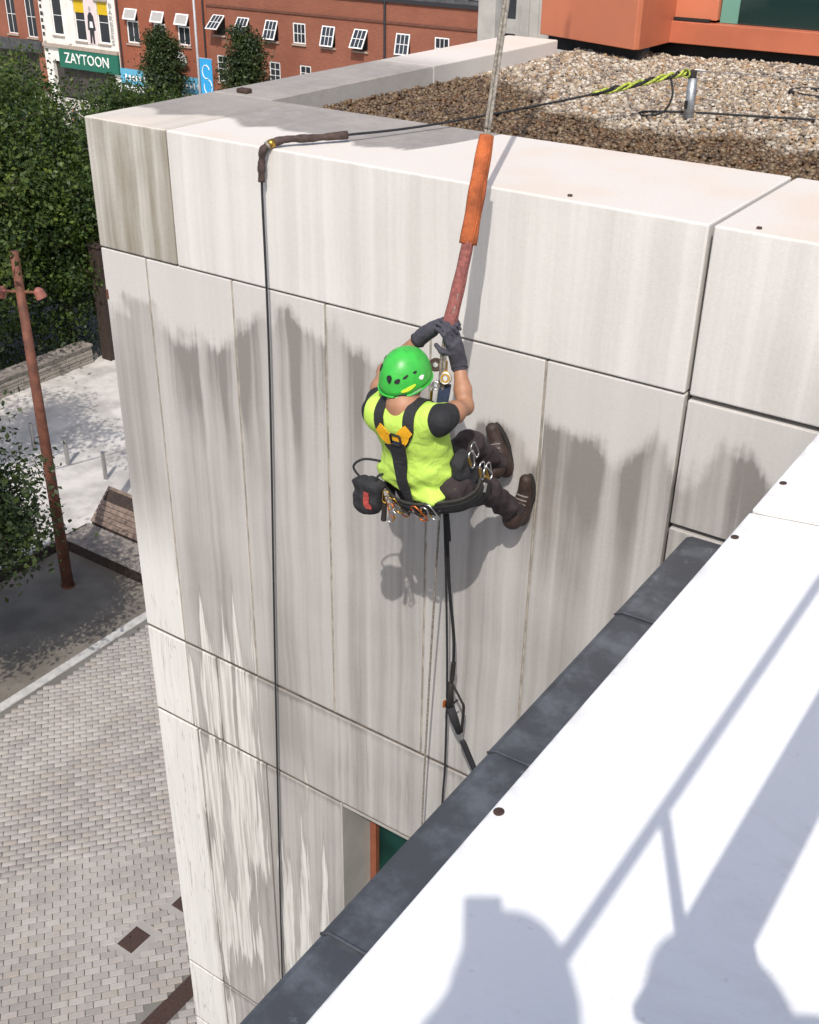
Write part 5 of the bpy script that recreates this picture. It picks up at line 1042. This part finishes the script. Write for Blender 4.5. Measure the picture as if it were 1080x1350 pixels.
MB().tube(spline([(-1.6, 8.95, 13.623), (-2.1, 8.80, 13.623), (-2.45, 8.74, 13.623), (-2.64, 8.86, 13.623), (-2.62, 9.02, 13.623), (-2.45, 9.10, 13.623), (-2.33, 9.10, 13.623)], 40), 0.012, 7).build('line', M['rope_black'], t, smooth=True)

# ---- guard rail beside the viewer and the two people whose shadows fall on the white roof
t = thing('guard_rail', (0.03, 1.0, wz(0.03)), 'tubular guard rail on the near white roof, its shadow running along the roof', 'guard rail')
MB().cyl((0.03, -2.2, 14.640), (0.03, 4.4, 14.640), 0.0125, n=14).build('top_rail', M['galv'], t, smooth=True)
MB().box((0.053, 0.45, wz(.09)+0.93), (0.165, 4.3, wz(.09)+0.965)).build('shadow_casting_board', M['timber_grey'], t, bevel=0.005)  # unseen board, added and sized to cast the wide shadow band on the roof
for y in (0.70, 2.4, 4.1): MB().box((0.052, y-0.02, wz(.09)+0.88), (0.16, y+0.02, wz(.09)+0.928)).build('board_bracket', M['galv'], t)
for y in (-1.0, 0.70, 2.4, 4.1):
    MB().cyl((0.03, y, wz(.03)), (0.03, y, 14.638), 0.012, n=12).build('post', M['galv'], t, smooth=True); MB().box((-.04, y-.07, wz(.03)-0.01), (.10, y+.07, wz(.03)+0.022)).build('foot_plate', M['galv'], t, bevel=0.004)
M['cloth_grey'] = mat('grey_work_top', (0.10, 0.11, 0.13), 0.85, 0.25, 12.0); M['helmet_w'] = mat('white_helmet', (0.75, 0.75, 0.74), 0.35, 0.05); M['denim'] = mat('dark_work_trousers', (0.03, 0.033, 0.045), 0.85, 0.3, 14.0)
def bystander(label, head, base, face, hands, top, hmat=None, q=1.0):
    """upright adult: head centre, foot point, facing direction and where the two palms are"""
    head, base = np.asarray(head, float), np.asarray(base, float); fx = N3([face[0], face[1], 0]); rx = np.array([fx[1], -fx[0], 0]); U = np.array([0, 0, 1.])
    P_ = thing('person', tuple(base), label, 'person'); nk = head-U*0.17-fx*0.02; pv = base*np.array([1, 1, 0])+U*(base[2]+0.93); hgt = nk[2]-pv[2]
    sh = [nk-U*0.06+rx*s_*0.185 for s_ in (-1, 1)]; Rl = np.array([rx, fx, U]); b = Field(0.04); hr_ = Field(0.02); top_ = Field(0.05); leg = Field(0.04); sho = Field(0.02); ch = (nk*0.62+pv*0.38)
    head_on(b, hr_, head, U, fx); b.cap(nk-U*.03, head-U*0.05, 0.058, 0.055).ell(ch, (0.15, 0.10, 0.25), Rl).cap(pv-rx*0.07, pv+rx*0.07, 0.10)
    top_.ell(nk*0.72+pv*0.28, (0.185, 0.125, 0.24), Rl).ell(nk*0.3+pv*0.7, (0.175, 0.125, 0.24), Rl).cap(sh[0], sh[1], 0.075)
    for s_, S0, hd_ in zip((-1, 1), sh, hands):
        hd_ = np.asarray(hd_, float); dv = hd_-S0; L = np.linalg.norm(dv); ul = 0.30; fl_ = 0.33; L = min(L, 0.60); dvn = N3(dv); a = (ul*ul-fl_*fl_+L*L)/(2*L); hh = math.sqrt(max(ul*ul-a*a, 0.0))
        bend = N3(np.array([0, 0, -1.])+rx*s_*0.5-dvn*np.dot(np.array([0, 0, -1.])+rx*s_*0.5, dvn)); el = S0+dvn*a+bend*hh; wr = S0+dvn*(L-0.075)
        b.cap(S0, el, 0.052, 0.042).cap(el, wr, 0.042, 0.028); hand(b, wr, S0+dvn*(L-0.01), -rx*s_+fx*.1, 0.7, -s_); top_.cap(S0, S0*.3+el*.7, 0.072, 0.062)
        hp = pv+rx*s_*0.09-U*0.04; kn = np.array([*(base+rx*s_*0.10+fx*0.03)[:2], base[2]+0.50]); an = np.array([*(base+rx*s_*0.11)[:2], base[2]+0.09])
        b.cap(hp, kn, 0.075, 0.055).cap(kn, an, 0.052, 0.036); leg.cap(hp, kn, 0.095, 0.072).cap(kn, an, 0.070, 0.058); sho.cap(an-fx*0.05-U*0.045, an+fx*0.16-U*0.045, 0.042, 0.040).cap(an, an-U*.03, 0.045, 0.05)
    leg.cap(pv-rx*.06, pv+rx*.06, 0.13); leg.fold = fabric_folds(0.008, 26, 4); top_.fold = fabric_folds(0.008, 24, 6)
    zb = base[2]; skin('body', b, 0.010*q, M['skin'], P_); skin('hair', hr_, 0.012*q, M['hair'], P_); skin('top', top_, 0.011*q, top, P_, clip=lambda Q: 0.07-np.linalg.norm(Q-(nk+U*.04), axis=1)); skin('trousers', leg, 0.012*q, M['denim'], P_); skin('shoes', sho, 0.010*q, M['boot'], P_, clip=lambda Q: zb+0.004-Q[:,2])
    if hmat: helmet(P_, head+U*0.012, U, fx, hmat, False)
    return P_
fxy = (-0.56, 0.83)
bystander('person in grey top and white helmet taking the photograph from the white roof', (0.215, -0.262, 15.155), (0.26, -0.33, wz(0.26)), fxy, [np.array([0, 0, H])-np.array(fw)*0.15-np.array(u2)*0.11-np.array(r2)*0.05, np.array([0, 0, H])-np.array(fw)*0.15-np.array(u2)*0.11+np.array(r2)*0.05], M['cloth_grey'], M['helmet_w'])
t = thing('phone', (0, 0, 14.9), 'dark phone held up by the person on the white roof', 'phone')
pf, pu, pr = np.array(fw), np.array(u2), np.array(r2)
MB().obox(np.array([0, 0, H])-pf*0.030-pu*0.055, pr*0.037, pu*0.078, pf*0.0042).build('case', M['sole'], t, bevel=0.004); MB().obox(np.array([0, 0, H])-pf*0.0346-pu*0.055, pr*0.034, pu*0.074, pf*0.0003).build('screen', M['glass_far'], t)
bystander('person in dark top standing at the guard rail on the white roof', (0.40, 0.12, 14.88), (0.46, 0.08, wz(0.46)), (-0.95, 0.3), [(0.16, -0.05, 14.40), (0.16, 0.50, 14.40)], M['denim'], M['helmet_w'])
bystander('distant person in dark clothes on the far pavement near the trees', (-59.0, 48.9, 1.72), (-59.0, 48.9, 0.10), (0.4, -0.9), [(-59.35, 48.75, 0.95), (-58.65, 48.75, 0.95)], M['denim'], None, 1.8)
